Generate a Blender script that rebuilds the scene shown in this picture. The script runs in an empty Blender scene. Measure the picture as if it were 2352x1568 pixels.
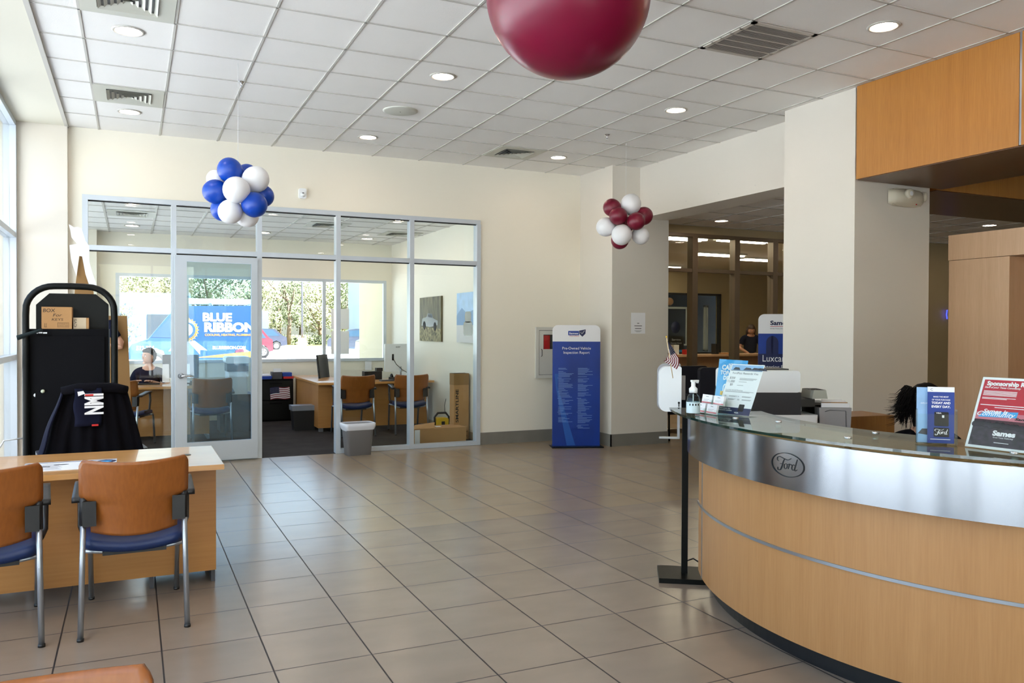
import bpy, math, random
from mathutils import Vector, Matrix
from math import sin, cos, pi, radians as RD
random.seed(7)
S = bpy.context.scene
COL = S.collection
# ------------------------------------------------------------------ camera
F = 1864.6; YAW = .4375; PIT = -.0138; ROL = .004; CZ = 1.5284
_f = Vector((sin(YAW)*cos(PIT), cos(YAW)*cos(PIT), sin(PIT)))
_r0 = Vector((cos(YAW), -sin(YAW), 0)); _u0 = _r0.cross(_f)
_r = cos(ROL)*_r0 + sin(ROL)*_u0; _u = -sin(ROL)*_r0 + cos(ROL)*_u0
def ray(px, py): return _r*((px-1176)/F) + _u*((784-py)/F) + _f
def atY(px, py, y): d = ray(px, py); t = y/d.y; return Vector((d.x*t, y, CZ+d.z*t))
def atX(px, py, x): d = ray(px, py); t = x/d.x; return Vector((x, d.y*t, CZ+d.z*t))
def atZ(px, py, z): d = ray(px, py); t = (z-CZ)/d.z; return Vector((d.x*t, d.y*t, z))
cam = bpy.data.cameras.new('camera'); co = bpy.data.objects.new('camera', cam); COL.objects.link(co)
m3 = Matrix((_r, _u, -_f)).transposed()
co.matrix_world = Matrix.Translation((0, 0, CZ)) @ m3.to_4x4()
cam.sensor_width = 36; cam.lens = F/2352*36; cam.clip_end = 400; cam.clip_start = .05
S.camera = co
# ------------------------------------------------------------------ materials
def lin(c):
    c = c/255.0
    return c/12.92 if c <= .04045 else ((c+.055)/1.055)**2.4
def rgb(t): return (lin(t[0]), lin(t[1]), lin(t[2]), 1)
class NT:
    def __init__(s, name):
        s.m = bpy.data.materials.new(name); s.m.use_nodes = True; s.t = s.m.node_tree; s.t.nodes.clear()
        s.out = s.n('ShaderNodeOutputMaterial')
    def n(s, ty, **k):
        x = s.t.nodes.new(ty)
        for a, b in k.items():
            if a.startswith('i_'): 
                key = a[2:]; key = int(key) if key.isdigit() else key.replace('_', ' ')
                x.inputs[key].default_value = b
            else: setattr(x, a, b)
        return x
    def l(s, a, ao, b, bi): s.t.links.new(a.outputs[ao], b.inputs[bi])
def pm(name, c, rough=.5, metal=0, spec=.5, coat=0, emis=None, es=0, trans=0, bump=0, bscale=60, var=0, vscale=(3, 3, 3), sss=0):
    N = NT(name); p = N.n('ShaderNodeBsdfPrincipled')
    p.inputs['Base Color'].default_value = rgb(c); p.inputs['Roughness'].default_value = rough
    p.inputs['Metallic'].default_value = metal; p.inputs['Specular IOR Level'].default_value = spec
    p.inputs['Coat Weight'].default_value = coat; p.inputs['Transmission Weight'].default_value = trans
    p.inputs['Coat Roughness'].default_value = .1
    if emis: p.inputs['Emission Color'].default_value = rgb(emis); p.inputs['Emission Strength'].default_value = es
    tc = N.n('ShaderNodeTexCoord')
    if var:
        mp = N.n('ShaderNodeMapping'); mp.inputs['Scale'].default_value = vscale
        N.l(tc, 'Object', mp, 'Vector')
        nz = N.n('ShaderNodeTexNoise', i_Scale=1.0, i_Detail=5.0); N.l(mp, 0, nz, 'Vector')
        mx = N.n('ShaderNodeMixRGB', blend_type='MULTIPLY'); mx.inputs[0].default_value = 1
        rp = N.n('ShaderNodeMapRange'); rp.inputs[1].default_value = .3; rp.inputs[2].default_value = .7
        rp.inputs[3].default_value = 1-var; rp.inputs[4].default_value = 1+var*.3
        N.l(nz, 'Fac', rp, 0); cc = N.n('ShaderNodeCombineColor')
        for i in range(3): N.l(rp, 0, cc, i)
        mx.inputs[1].default_value = rgb(c); N.l(cc, 0, mx, 2); N.l(mx, 0, p, 'Base Color')
    if bump:
        nz = N.n('ShaderNodeTexNoise', i_Scale=float(bscale), i_Detail=3.0); N.l(tc, 'Object', nz, 'Vector')
        b = N.n('ShaderNodeBump'); b.inputs['Strength'].default_value = bump; b.inputs['Distance'].default_value = .01
        N.l(nz, 'Fac', b, 'Height'); N.l(b, 0, p, 'Normal')
    N.l(p, 0, N.out, 0); return N.m
def wood(name, a, b, rough=.4, vert=True, scale=1.0, coat=.0, axis=None):
    """wood veneer: fine stretched grain; axis = direction the grain runs along"""
    N = NT(name); p = N.n('ShaderNodeBsdfPrincipled'); p.inputs['Roughness'].default_value = rough
    p.inputs['Coat Weight'].default_value = coat
    tc = N.n('ShaderNodeTexCoord'); mp = N.n('ShaderNodeMapping'); N.l(tc, 'Object', mp, 'Vector')
    axis = axis if axis is not None else (2 if vert else 0)
    sc = [14*scale]*3; sc[axis] = .45*scale; mp.inputs['Scale'].default_value = sc
    n1 = N.n('ShaderNodeTexNoise', i_Scale=1.0, i_Detail=8.0, i_Roughness=.65); N.l(mp, 0, n1, 'Vector')
    mp2 = N.n('ShaderNodeMapping'); N.l(tc, 'Object', mp2, 'Vector'); sc = [130*scale]*3; sc[axis] = 6*scale; mp2.inputs['Scale'].default_value = sc
    n2 = N.n('ShaderNodeTexNoise', i_Scale=1.0, i_Detail=2.0); N.l(mp2, 0, n2, 'Vector')
    ad = N.n('ShaderNodeMath', operation='MULTIPLY_ADD'); ad.inputs[1].default_value = .45; N.l(n2, 'Fac', ad, 0); 
    m_ = N.n('ShaderNodeMath', operation='MULTIPLY'); m_.inputs[1].default_value = .6; N.l(n1, 'Fac', m_, 0); N.l(m_, 0, ad, 2)
    r = N.n('ShaderNodeValToRGB'); r.color_ramp.elements[0].position = .32; r.color_ramp.elements[1].position = .72
    r.color_ramp.elements[0].color = rgb(b); r.color_ramp.elements[1].color = rgb(a)
    N.l(ad, 0, r, 0); N.l(r, 0, p, 'Base Color'); N.l(p, 0, N.out, 0); return N.m
def thin_glass(name, tint=(250, 253, 252), spec=1.0):
    N = NT(name); t = N.n('ShaderNodeBsdfTransparent'); t.inputs[0].default_value = rgb(tint)
    g = N.n('ShaderNodeBsdfGlossy'); g.inputs['Roughness'].default_value = .0
    fr = N.n('ShaderNodeLayerWeight'); fr.inputs[0].default_value = .5
    pw = N.n('ShaderNodeMath', operation='POWER'); pw.inputs[1].default_value = 5.0; N.l(fr, 'Facing', pw, 0)
    m_ = N.n('ShaderNodeMath', operation='MULTIPLY_ADD'); m_.inputs[1].default_value = .9*min(spec, 1); m_.inputs[2].default_value = .03*spec; N.l(pw, 0, m_, 0)
    mx = N.n('ShaderNodeMixShader'); N.l(m_, 0, mx, 0); N.l(t, 0, mx, 1); N.l(g, 0, mx, 2); N.l(mx, 0, N.out, 0); return N.m
def emit(name, c, s):
    N = NT(name); e = N.n('ShaderNodeEmission'); e.inputs[0].default_value = rgb(c); e.inputs[1].default_value = s
    N.l(e, 0, N.out, 0); return N.m
FX0, FSX, FY0, FSY = .5709, .4479, 6.4394, .4532
def floor_mat():
    N = NT('floor_tile'); p = N.n('ShaderNodeBsdfPrincipled')
    g = N.n('ShaderNodeNewGeometry'); sx = N.n('ShaderNodeSeparateXYZ'); N.l(g, 'Position', sx, 0)
    def M(op, a, b=None, c=None):
        x = N.n('ShaderNodeMath', operation=op)
        for i, v in enumerate((a, b, c)):
            if v is None: continue
            if isinstance(v, (int, float)): x.inputs[i].default_value = v
            else: N.t.links.new(v, x.inputs[i])
        return x.outputs[0]
    u = M('DIVIDE', M('SUBTRACT', sx.outputs[0], FX0), FSX); v = M('DIVIDE', M('SUBTRACT', sx.outputs[1], FY0), FSY)
    fu = M('FRACT', M('ADD', u, 100.0)); fv = M('FRACT', M('ADD', v, 100.0))
    du = M('MINIMUM', fu, M('SUBTRACT', 1.0, fu)); dv = M('MINIMUM', fv, M('SUBTRACT', 1.0, fv))
    gu = M('LESS_THAN', du, .0085); gv = M('LESS_THAN', dv, .0072)
    gr = M('MAXIMUM', gu, gv)
    cmb = N.n('ShaderNodeCombineXYZ'); N.t.links.new(M('FLOOR', u), cmb.inputs[0]); N.t.links.new(M('FLOOR', v), cmb.inputs[1])
    wn = N.n('ShaderNodeTexWhiteNoise', noise_dimensions='3D'); N.l(cmb, 0, wn, 'Vector')
    mp = N.n('ShaderNodeMapping'); mp.inputs['Scale'].default_value = (2.0, 4, 1); N.l(g, 'Position', mp, 'Vector')
    off = N.n('ShaderNodeVectorMath', operation='ADD'); N.l(mp, 0, off, 0); 
    sc = N.n('ShaderNodeVectorMath', operation='SCALE'); sc.inputs['Scale'].default_value = 30; N.l(wn, 'Color', sc, 0); N.l(sc, 0, off, 1)
    nz = N.n('ShaderNodeTexNoise', i_Scale=1.1, i_Detail=4.0, i_Roughness=.5); N.l(off, 0, nz, 'Vector')
    f1 = M('ADD', M('MULTIPLY', nz.outputs['Fac'], .85), M('MULTIPLY', wn.outputs['Value'], .1))
    r = N.n('ShaderNodeValToRGB'); r.color_ramp.elements[0].position = .25; r.color_ramp.elements[1].position = .8
    r.color_ramp.elements[0].color = rgb((138, 124, 109)); r.color_ramp.elements[1].color = rgb((152, 136, 120)); N.t.links.new(f1, r.inputs[0])
    # the tiles beyond one joint are a warmer, lighter batch
    far = M('GREATER_THAN', sx.outputs[1], FY0-FSY)
    mb = N.n('ShaderNodeMixRGB', blend_type='MIX'); N.t.links.new(M('MULTIPLY', far, .5), mb.inputs[0]); N.l(r, 0, mb, 1); mb.inputs[2].default_value = rgb((160, 138, 106))
    mg = N.n('ShaderNodeMixRGB'); N.t.links.new(gr, mg.inputs[0]); N.l(mb, 0, mg, 1); mg.inputs[2].default_value = rgb((34, 25, 20))
    N.l(mg, 0, p, 'Base Color')
    rr = M('MULTIPLY', gr, .4); rr = M('ADD', rr, .23)
    N.t.links.new(rr, p.inputs['Roughness']); p.inputs['Specular IOR Level'].default_value = .8
    b = N.n('ShaderNodeBump'); b.inputs['Strength'].default_value = .25; b.inputs['Distance'].default_value = .004; b.invert = True
    N.t.links.new(gr, b.inputs['Height']); N.l(b, 0, p, 'Normal')
    N.l(p, 0, N.out, 0); return N.m
def brushed():
    N = NT('brushed_steel'); p = N.n('ShaderNodeBsdfPrincipled'); p.inputs['Metallic'].default_value = 1
    p.inputs['Base Color'].default_value = rgb((158, 161, 166)); p.inputs['Roughness'].default_value = .3; p.inputs['Anisotropic'].default_value = .8; p.inputs['Anisotropic Rotation'].default_value = .25
    tg = N.n('ShaderNodeTangent', direction_type='RADIAL', axis='Z'); N.l(tg, 0, p, 'Tangent')
    tc = N.n('ShaderNodeTexCoord'); mp = N.n('ShaderNodeMapping'); mp.inputs['Scale'].default_value = (.5, .5, 300); N.l(tc, 'Object', mp, 'Vector')
    nz = N.n('ShaderNodeTexNoise', i_Scale=1.0, i_Detail=3.0); N.l(mp, 0, nz, 'Vector')
    mr = N.n('ShaderNodeMapRange'); mr.inputs[3].default_value = .195; mr.inputs[4].default_value = .21; N.l(nz, 'Fac', mr, 0); N.l(mr, 0, p, 'Roughness')
    b = N.n('ShaderNodeBump'); b.inputs['Strength'].default_value = .0; b.inputs['Distance'].default_value = .0001; N.l(nz, 'Fac', b, 'Height'); N.l(b, 0, p, 'Normal')
    N.l(p, 0, N.out, 0); return N.m
def corrug():
    N = NT('corrugated_metal'); p = N.n('ShaderNodeBsdfPrincipled'); p.inputs['Base Color'].default_value = rgb((150, 164, 186)); p.inputs['Roughness'].default_value = .5
    tc = N.n('ShaderNodeTexCoord'); w = N.n('ShaderNodeTexWave', i_Scale=1.2); N.l(tc, 'Object', w, 'Vector')
    b = N.n('ShaderNodeBump'); b.inputs['Strength'].default_value = .8; b.inputs['Distance'].default_value = .1; N.l(w, 'Fac', b, 'Height'); N.l(b, 0, p, 'Normal')
    N.l(p, 0, N.out, 0); return N.m
WALL = pm('wall_paint', (234, 228, 212), .6, bump=.05, bscale=220)
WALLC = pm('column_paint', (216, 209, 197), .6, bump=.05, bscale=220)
TAN = pm('tan_wall_paint', (186, 168, 130), .6)
GYP = pm('gypsum_paint', (220, 216, 200), .7)
TILE = pm('ceiling_tile', (240, 238, 234), .85, bump=.25, bscale=300, var=.02, vscale=(2, 2, 2))
TBAR = pm('ceiling_tbar', (190, 187, 180), .5)
FLOOR = floor_mat()
CARPET = pm('dark_carpet', (66, 62, 60), .95, bump=.6, bscale=500, var=.25, vscale=(3, 3, 3), spec=.1)
BASE = pm('grey_base_tile', (128, 124, 115), .45, var=.15, vscale=(4, 4, 4))
BASEV = pm('beige_vinyl_base', (178, 162, 134), .6)
ALU = pm('satin_aluminium', (196, 204, 212), .35, .25)
ALUD = pm('bronze_aluminium', (122, 106, 86), .4, .2)
RUB = pm('black_gasket', (30, 30, 28), .6)
GLASS = thin_glass('clear_glass', spec=.85)
GLASSD = thin_glass('door_glass', (225, 238, 246), 1.6)
GTOP = thin_glass('counter_glass', (225, 238, 230), 1.5)
GEDGE = pm('green_glass_edge', (10, 44, 38), .08, spec=.8)
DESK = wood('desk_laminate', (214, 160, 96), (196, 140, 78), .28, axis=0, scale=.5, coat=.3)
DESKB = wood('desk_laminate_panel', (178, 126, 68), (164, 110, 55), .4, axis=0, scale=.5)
VEN = wood('reception_veneer', (188, 140, 90), (172, 123, 75), .42)
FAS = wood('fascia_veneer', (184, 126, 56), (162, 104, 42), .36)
BOXW = wood('pale_veneer', (212, 174, 138), (196, 157, 121), .45)
CHW = wood('chair_ply', (156, 90, 34), (132, 74, 25), .36, scale=.6, coat=.15)
STEEL = brushed()
CHROME = pm('chrome', (220, 222, 226), .12, 1)
SILV = pm('silver_tube', (168, 174, 182), .3, .85)
BLK = pm('black_plastic', (22, 22, 24), .4)
BLKM = pm('black_metal', (10, 13, 13), .4, 0, spec=.18)
BLKM2 = pm('graphite_metal', (11, 11, 14), .6, 0, spec=.08)
KICK = pm('black_kick', (12, 12, 14), .35)
BLUE = pm('blue_vinyl', (14, 38, 84), .45)
NAVY = pm('navy_fabric', (14, 17, 38), .9, spec=.2)
DKF = pm('black_fabric', (13, 12, 17), .95, spec=.1)
WHT = pm('white_plastic', (232, 236, 238), .3)
WHTP = pm('white_paper', (238, 238, 240), .6)
GRYP = pm('grey_plastic', (150, 148, 150), .45)
GRYD = pm('dark_grey_plastic', (70, 70, 76), .5)
CARD = pm('cardboard', (176, 132, 84), .85, var=.08, vscale=(4, 4, 4))
CARDD = pm('cardboard_back', (140, 104, 58), .8)
TAPE = pm('packing_tape', (190, 170, 140), .3)
INK = pm('black_ink', (18, 16, 18), .7)
RED = pm('red_paint', (200, 30, 30), .4)
REDP = pm('poster_red', (190, 24, 48), .4)
PINK = pm('poster_pink', (196, 110, 124), .45)
PBLUE = pm('poster_blue', (4, 56, 150), .4, var=.35, vscale=(3, 3, 1.5))
PNAVY = pm('poster_navy', (10, 26, 78), .4)
PCYAN = pm('poster_cyan', (52, 158, 222), .4)
PLBL = pm('poster_light_blue', (150, 190, 232), .4, var=.2, vscale=(9, 9, 9))
YEL = pm('yellow_plastic', (226, 178, 30), .5)
ORG = pm('orange_paint', (170, 110, 36), .5)
BAL_B = pm('blue_latex', (0, 62, 165), .35, sss=0)
BAL_W = pm('white_latex', (232, 232, 234), .4)
BAL_M = pm('maroon_latex', (112, 10, 40), .38)
BAL_R = pm('magenta_latex', (112, 8, 44), .3)
SKIN = pm('skin', (196, 142, 112), .5)
SKIN2 = pm('skin_pale', (206, 156, 128), .5)
HAIR = pm('dark_hair', (9, 7, 7), .6, spec=.12)
HAIRB = pm('brown_hair', (58, 36, 24), .5)
LAMP = emit('lamp_glow', (255, 230, 206), 48)
TUBE = emit('tube_glow', (255, 238, 208), 26)
NEON = emit('blue_neon', (60, 70, 255), 3)
CONE = pm('reflector', (226, 212, 200), .25, .6)
GRN = pm('foliage', (118, 128, 94), .8, var=.5, vscale=(1.2, 1.2, 1.2))
GRN2 = pm('foliage_yellow', (146, 148, 108), .8, var=.5, vscale=(1.5, 1.5, 1.5))
BARK = pm('bark', (96, 80, 66), .9)
CONC = pm('concrete_lot', (182, 185, 190), .9, var=.1, vscale=(.5, .5, .5))
GRASS = pm('grass', (150, 152, 84), .95, var=.3, vscale=(2, 2, 2))
VAN = pm('van_blue', (30, 62, 104), .25, coat=.5)
SILC = pm('car_silver', (96, 106, 122), .25, .3, coat=.5)
WHC = pm('car_white', (150, 156, 166), .25, coat=.5)
REDC = pm('car_red', (104, 30, 44), .25, coat=.5)
DKC = pm('car_dark', (44, 50, 66), .25, coat=.5)
TIRE = pm('tyre', (26, 26, 28), .8)
CGL = pm('car_glass', (46, 66, 84), .08, spec=.8)
BLDG = pm('blue_grey_cladding', (76, 98, 130), .6)
CORR = corrug()
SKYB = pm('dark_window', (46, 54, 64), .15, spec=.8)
# ------------------------------------------------------------------ geometry builder
class MB:
    def __init__(s, M=None): s.v = []; s.f = []; s.mi = []; s.sm = []; s.mats = []; s.M = M or Matrix(); s.cur = 0
    def m(s, mat):
        if mat not in s.mats: s.mats.append(mat)
        s.cur = s.mats.index(mat); return s
    def add(s, vs, fs, smooth=False, M=None):
        if not s.mats: raise Exception('no material')
        M = s.M if M is None else s.M @ M
        b = len(s.v); s.v += [tuple(M @ Vector(v)) for v in vs]
        s.f += [tuple(i+b for i in f) for f in fs]; s.mi += [s.cur]*len(fs); s.sm += [smooth]*len(fs); return s
    def box(s, x0, x1, y0, y1, z0, z1, M=None, tx=0, ty=0):
        v = [(x0, y0, z0), (x1, y0, z0), (x1, y1, z0), (x0, y1, z0), (x0+tx, y0+ty, z1), (x1-tx, y0+ty, z1), (x1-tx, y1-ty, z1), (x0+tx, y1-ty, z1)]
        return s.add(v, [(3, 2, 1, 0), (4, 5, 6, 7), (0, 1, 5, 4), (1, 2, 6, 5), (2, 3, 7, 6), (3, 0, 4, 7)], False, M)
    def rbox(s, x0, x1, y0, y1, z0, z1, r, axis='z', n=4, M=None):
        """box with rounded corners in the plane across the axis"""
        if axis == 'z': a0, a1, b0, b1, c0, c1 = x0, x1, y0, y1, z0, z1; f = lambda a, b, c: (a, b, c)
        elif axis == 'y': a0, a1, b0, b1, c0, c1 = x0, x1, z0, z1, y0, y1; f = lambda a, b, c: (a, c, b)
        else: a0, a1, b0, b1, c0, c1 = y0, y1, z0, z1, x0, x1; f = lambda a, b, c: (c, a, b)
        o = []
        rr = r if isinstance(r, (list, tuple)) else (r,)*4
        for (ca, cb, st, q) in ((a1-rr[0], b1-rr[0], 0, rr[0]), (a0+rr[1], b1-rr[1], 1, rr[1]), (a0+rr[2], b0+rr[2], 2, rr[2]), (a1-rr[3], b0+rr[3], 3, rr[3])):
            if q <= 0: o.append((ca, cb)); continue
            for i in range(n+1):
                t = pi/2*(st+i/n); o.append((ca+q*cos(t), cb+q*sin(t)))
        return s.prism(o, c0, c1, f, M)
    def prism(s, o, c0, c1, f=lambda a, b, c: (a, b, c), M=None, smooth=False):
        n = len(o); v = [f(a, b, c0) for a, b in o]+[f(a, b, c1) for a, b in o]
        fs = [tuple(range(n))[::-1], tuple(range(n, 2*n))]+[(i, (i+1) % n, (i+1) % n+n, i+n) for i in range(n)]
        return s.add(v, fs, smooth, M)
    def tube(s, pts, r, n=10, closed=False, caps=True, M=None):
        P = [Vector(p) for p in pts]; k = len(P); vs = []
        rs = r if isinstance(r, (list, tuple)) else [r]*k
        up = None
        for i in range(k):
            a = P[i-1] if (i > 0 or closed) else P[i]; b = P[(i+1) % k] if (i < k-1 or closed) else P[i]
            t = (b-a).normalized()
            if up is None: up = t.orthogonal().normalized()
            up = (up-t*up.dot(t)); up = up.normalized() if up.length > 1e-6 else t.orthogonal().normalized()
            w = t.cross(up)
            for j in range(n):
                an = 2*pi*j/n; vs.append(tuple(P[i]+(up*cos(an)+w*sin(an))*rs[i]))
        fs = []
        for i in range(k if closed else k-1):
            i2 = (i+1) % k
            for j in range(n): fs.append((i*n+j, i*n+(j+1) % n, i2*n+(j+1) % n, i2*n+j))
        if caps and not closed: fs += [tuple(range(n))[::-1], tuple(range((k-1)*n, k*n))]
        return s.add(vs, fs, True, M)
    def lathe(s, prof, n=24, M=None, smooth=True, cap=True):
        vs = []; fs = []
        for r, z in prof:
            for j in range(n): a = 2*pi*j/n; vs.append((r*cos(a), r*sin(a), z))
        for i in range(len(prof)-1):
            for j in range(n): fs.append((i*n+j, i*n+(j+1) % n, (i+1)*n+(j+1) % n, (i+1)*n+j))
        if cap: fs += [tuple(range(n))[::-1], tuple(range((len(prof)-1)*n, len(prof)*n))]
        return s.add(vs, fs, smooth, M)
    def cyl(s, c, r, z0, z1, n=20, M=None):
        return s.lathe([(r, z0), (r, z1)], n, (M or Matrix()) @ Matrix.Translation((c[0], c[1], 0)), False)
    def ball(s, c, r, n=20, M=None, sc=(1, 1, 1), knot=False, disp=None):
        vs = [(c[0], c[1], c[2]+r*sc[2])]; fs = []; h = n//2
        for i in range(1, h):
            t = pi*i/h
            for j in range(n):
                a = 2*pi*j/n; d = Vector((sin(t)*cos(a), sin(t)*sin(a), cos(t))); q = disp(d) if disp else 1
                vs.append((c[0]+r*sc[0]*d.x*q, c[1]+r*sc[1]*d.y*q, c[2]+r*sc[2]*d.z*q))
        vs.append((c[0], c[1], c[2]-r*sc[2]))
        for j in range(n): fs.append((0, 1+j, 1+(j+1) % n))
        for i in range(h-2):
            for j in range(n): a = 1+i*n; b = a+n; fs.append((a+j, b+j, b+(j+1) % n, a+(j+1) % n))
        L = len(vs)-1; a = 1+(h-2)*n
        for j in range(n): fs.append((L, a+(j+1) % n, a+j))
        return s.add(vs, fs, True, M)
    def sheet(s, P, nu, nv, th=0, M=None, smooth=True):
        """grid surface from function P(u,v) with optional thickness (offset along computed normals)"""
        g = [[Vector(P(i/nu, j/nv)) for j in range(nv+1)] for i in range(nu+1)]
        def nr(i, j):
            a = g[min(i+1, nu)][j]-g[max(i-1, 0)][j]; b = g[i][min(j+1, nv)]-g[i][max(j-1, 0)]; return a.cross(b).normalized()
        W = nv+1; v = [tuple(g[i][j]) for i in range(nu+1) for j in range(W)]
        f = [(i*W+j, (i+1)*W+j, (i+1)*W+j+1, i*W+j+1) for i in range(nu) for j in range(nv)]
        if th:
            K = len(v); v += [tuple(g[i][j]-nr(i, j)*th) for i in range(nu+1) for j in range(W)]
            f += [tuple(K+q for q in x[::-1]) for x in f[:]]
            e = [(i*W, (i+1)*W) for i in range(nu)]+[((i+1)*W+nv, i*W+nv) for i in range(nu)]+[(j+1, j) for j in range(nv)]+[(nu*W+j, nu*W+j+1) for j in range(nv)]
            f += [(b, a, a+K, b+K) for a, b in e]
        return s.add(v, f, smooth, M)
    def arc(s, R0, R1, z0, z1, a0, a1, n=64):
        """ring segment about the local z axis"""
        vs = []; fs = []
        for i in range(n+1):
            a = a0+(a1-a0)*i/n
            for r, z in ((R0, z0), (R1, z0), (R1, z1), (R0, z1)): vs.append((r*cos(a), r*sin(a), z))
        for i in range(n):
            b = i*4
            for k in range(4): fs.append((b+k, b+(k+1) % 4, b+4+(k+1) % 4, b+4+k))
        fs += [(3, 2, 1, 0), (n*4, n*4+1, n*4+2, n*4+3)]
        b = len(s.f); s.add(vs, fs, False)
        return s
    def text(s, body, M, h, w=None, align='C', shear=0, bold=0, thick=0):
        """lettering in the plane of M (x right, y up); h = cap height, w = forced width"""
        cu = bpy.data.curves.new('t', 'FONT'); cu.body = body; cu.size = 1; cu.shear = shear; cu.offset = bold; cu.resolution_u = 3
        cu.extrude = thick
        ob = bpy.data.objects.new('t', cu); me = bpy.data.meshes.new_from_object(ob)
        if not me.vertices: return s
        xs = [v.co.x for v in me.vertices]; x0, x1 = min(xs), max(xs); ch = .70
        sy = h/ch; sx = (w/(x1-x0)) if w else sy
        ox = {'C': -(x0+x1)/2, 'L': -x0, 'R': -x1}[align]
        vs = [((v.co.x+ox)*sx, v.co.y*sy, v.co.z) for v in me.vertices]; fs = [tuple(p.vertices) for p in me.polygons]
        s.add(vs, fs, False, M); bpy.data.objects.remove(ob); bpy.data.curves.remove(cu); bpy.data.meshes.remove(me); return s
    def obj(s, name, parent=None, loc=None, label=None, cat=None, kind=None, group=None, smooth_all=None):
        """link as ONE mesh object; geometry is given in world coordinates (top level) or in the parent's frame"""
        me = bpy.data.meshes.new(name); L = Vector(loc) if loc is not None else Vector((0, 0, 0))
        me.from_pydata([tuple(Vector(v)-L) for v in s.v], [], s.f)
        for mt in s.mats: me.materials.append(mt)
        me.polygons.foreach_set('material_index', s.mi); me.polygons.foreach_set('use_smooth', s.sm); me.update()
        o = bpy.data.objects.new(name, me); COL.objects.link(o); o.location = L
        if parent: o.parent = parent
        for k, v in (('label', label), ('category', cat), ('kind', kind), ('group', group)):
            if v: o[k] = v
        return o
def thing(name, label, cat, loc=(0, 0, 0), rz=0, group=None, kind=None):
    o = bpy.data.objects.new(name, None); o.empty_display_size = .1; COL.objects.link(o); o.location = loc; o.rotation_euler = (0, 0, rz)
    if label: o['label'] = label
    if cat: o['category'] = cat
    if group: o['group'] = group
    if kind: o['kind'] = kind
    return o
def dup(root, loc, rz, label=None):
    r = root.copy(); COL.objects.link(r); r.location = loc; r.rotation_euler = (0, 0, rz)
    if label: r['label'] = label
    for ch in list(root.children):
        c = ch.copy(); COL.objects.link(c); c.parent = r
        for g in list(ch.children):
            d = g.copy(); COL.objects.link(d); d.parent = c
    return r
def frame(O, U, V):
    """plane frame: origin O, right U, up V (unit vectors made from them)"""
    u = Vector(U).normalized(); v = Vector(V); v = (v-u*v.dot(u)).normalized(); w = u.cross(v)
    m_ = Matrix((u, v, w)).transposed().to_4x4(); m_.translation = Vector(O); return m_
def T(x=0, y=0, z=0): return Matrix.Translation((x, y, z))
def RZ(a): return Matrix.Rotation(a, 4, 'Z')
def RX(a): return Matrix.Rotation(a, 4, 'X')
def RY(a): return Matrix.Rotation(a, 4, 'Y')
UP = frame((0, 0, 0), (1, 0, 0), (0, 0, 1))   # x right, y -> world up, normal -> -Y (towards the room)
def struct(name, mb): return mb.obj(name, kind='structure')

# ------------------------------------------------------------------ the room shell
WY = 9.976; CH = 3.705; X0 = -1.15
b = MB().m(FLOOR); b.box(-1.3, 16, -6.2, WY+.0, -.05, 0); b.box(6.2, 16, WY, 17.2, -.05, 0); struct('floor', b)
b = MB().m(CARPET); b.box(-1.3, 4.42, WY, 14.6, -.05, .002); struct('floor', b)
b = MB().m(GYP); b.box(-1.3, 6.62, WY, WY+.12, 3.0, CH+.1)
b.m(WALL); b.box(-1.3, -.49, WY, WY+.12, 0, 3.0); b.box(4.19, 6.3, WY, WY+.12, 0, 3.0); b.box(-.49, 4.19, WY, WY+.12, 2.985, 3.0)
b.mi = [1]*len(b.mi); struct('wall_back', b)
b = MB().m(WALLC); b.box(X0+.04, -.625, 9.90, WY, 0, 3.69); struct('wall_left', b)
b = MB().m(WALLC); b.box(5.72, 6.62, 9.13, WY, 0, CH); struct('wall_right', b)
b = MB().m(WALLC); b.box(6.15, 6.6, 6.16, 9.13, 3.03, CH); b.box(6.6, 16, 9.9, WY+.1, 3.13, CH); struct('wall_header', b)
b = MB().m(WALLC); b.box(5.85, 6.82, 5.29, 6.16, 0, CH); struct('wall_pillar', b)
b = MB().m(TAN); b.box(9.62, 16, WY, WY+.12, 0, 3.12); b.box(6.62, 6.95, WY, WY+.12, 0, 3.12); b.box(6.95, 9.62, WY, WY+.12, 3.0, 3.12); struct('wall_service', b)
# ceiling: tiles, T-bars, gypsum margin
b = MB().m(TILE); b.box(-.63, 16, -6.2, WY, CH, CH+.08)
b.m(GYP); b.box(-1.3, -.63, -6.2, WY, CH-.015, CH+.08); struct('ceiling', b)
b = MB().m(TBAR); gx = [-.3265+.6096*i for i in range(27)]; gy = [9.333-.6096*k for k in range(-0, 25)]
for x in gx: b.box(x-.0085, x+.0085, -6, WY, CH-.006, CH)
for y in gy: b.box(-.63, 16, y-.0075, y+.0075, CH-.006, CH)
b.box(-.65, -.615, -6, WY, CH-.02, CH); struct('trim_1', b)
b = MB().m(TILE); b.box(6.55, 16, 6.41, WY+.05, 3.12, 3.2); b.box(6.15, 16, WY+.1, 17.2, 3.07, 3.2)
b.m(TBAR)
for i in range(17): b.box(6.2+.61*i, 6.215+.61*i, 6.3, 17.2, 3.064, 3.07) if 0 else b.box(6.2+.61*i, 6.222+.61*i, 6.43, 9.9, 3.114, 3.12)
for k in range(6): b.box(6.15, 16, 6.9+.61*k, 6.922+.61*k, 3.114, 3.12)
struct('ceiling', b)
b = MB().m(TILE); b.box(-1.2, 4.4, WY+.1, 14.6, 3.07, 3.15); b.m(TBAR)
for i in range(9): b.box(-.3265+.6096*i-.012, -.3265+.6096*i+.012, WY+.12, 14.4, 3.064, 3.07)
for k in range(8): b.box(-1.1, 4.3, 10.2+.6096*k-.01, 10.2+.6096*k+.01, 3.064, 3.07)
struct('ceiling', b)
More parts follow.
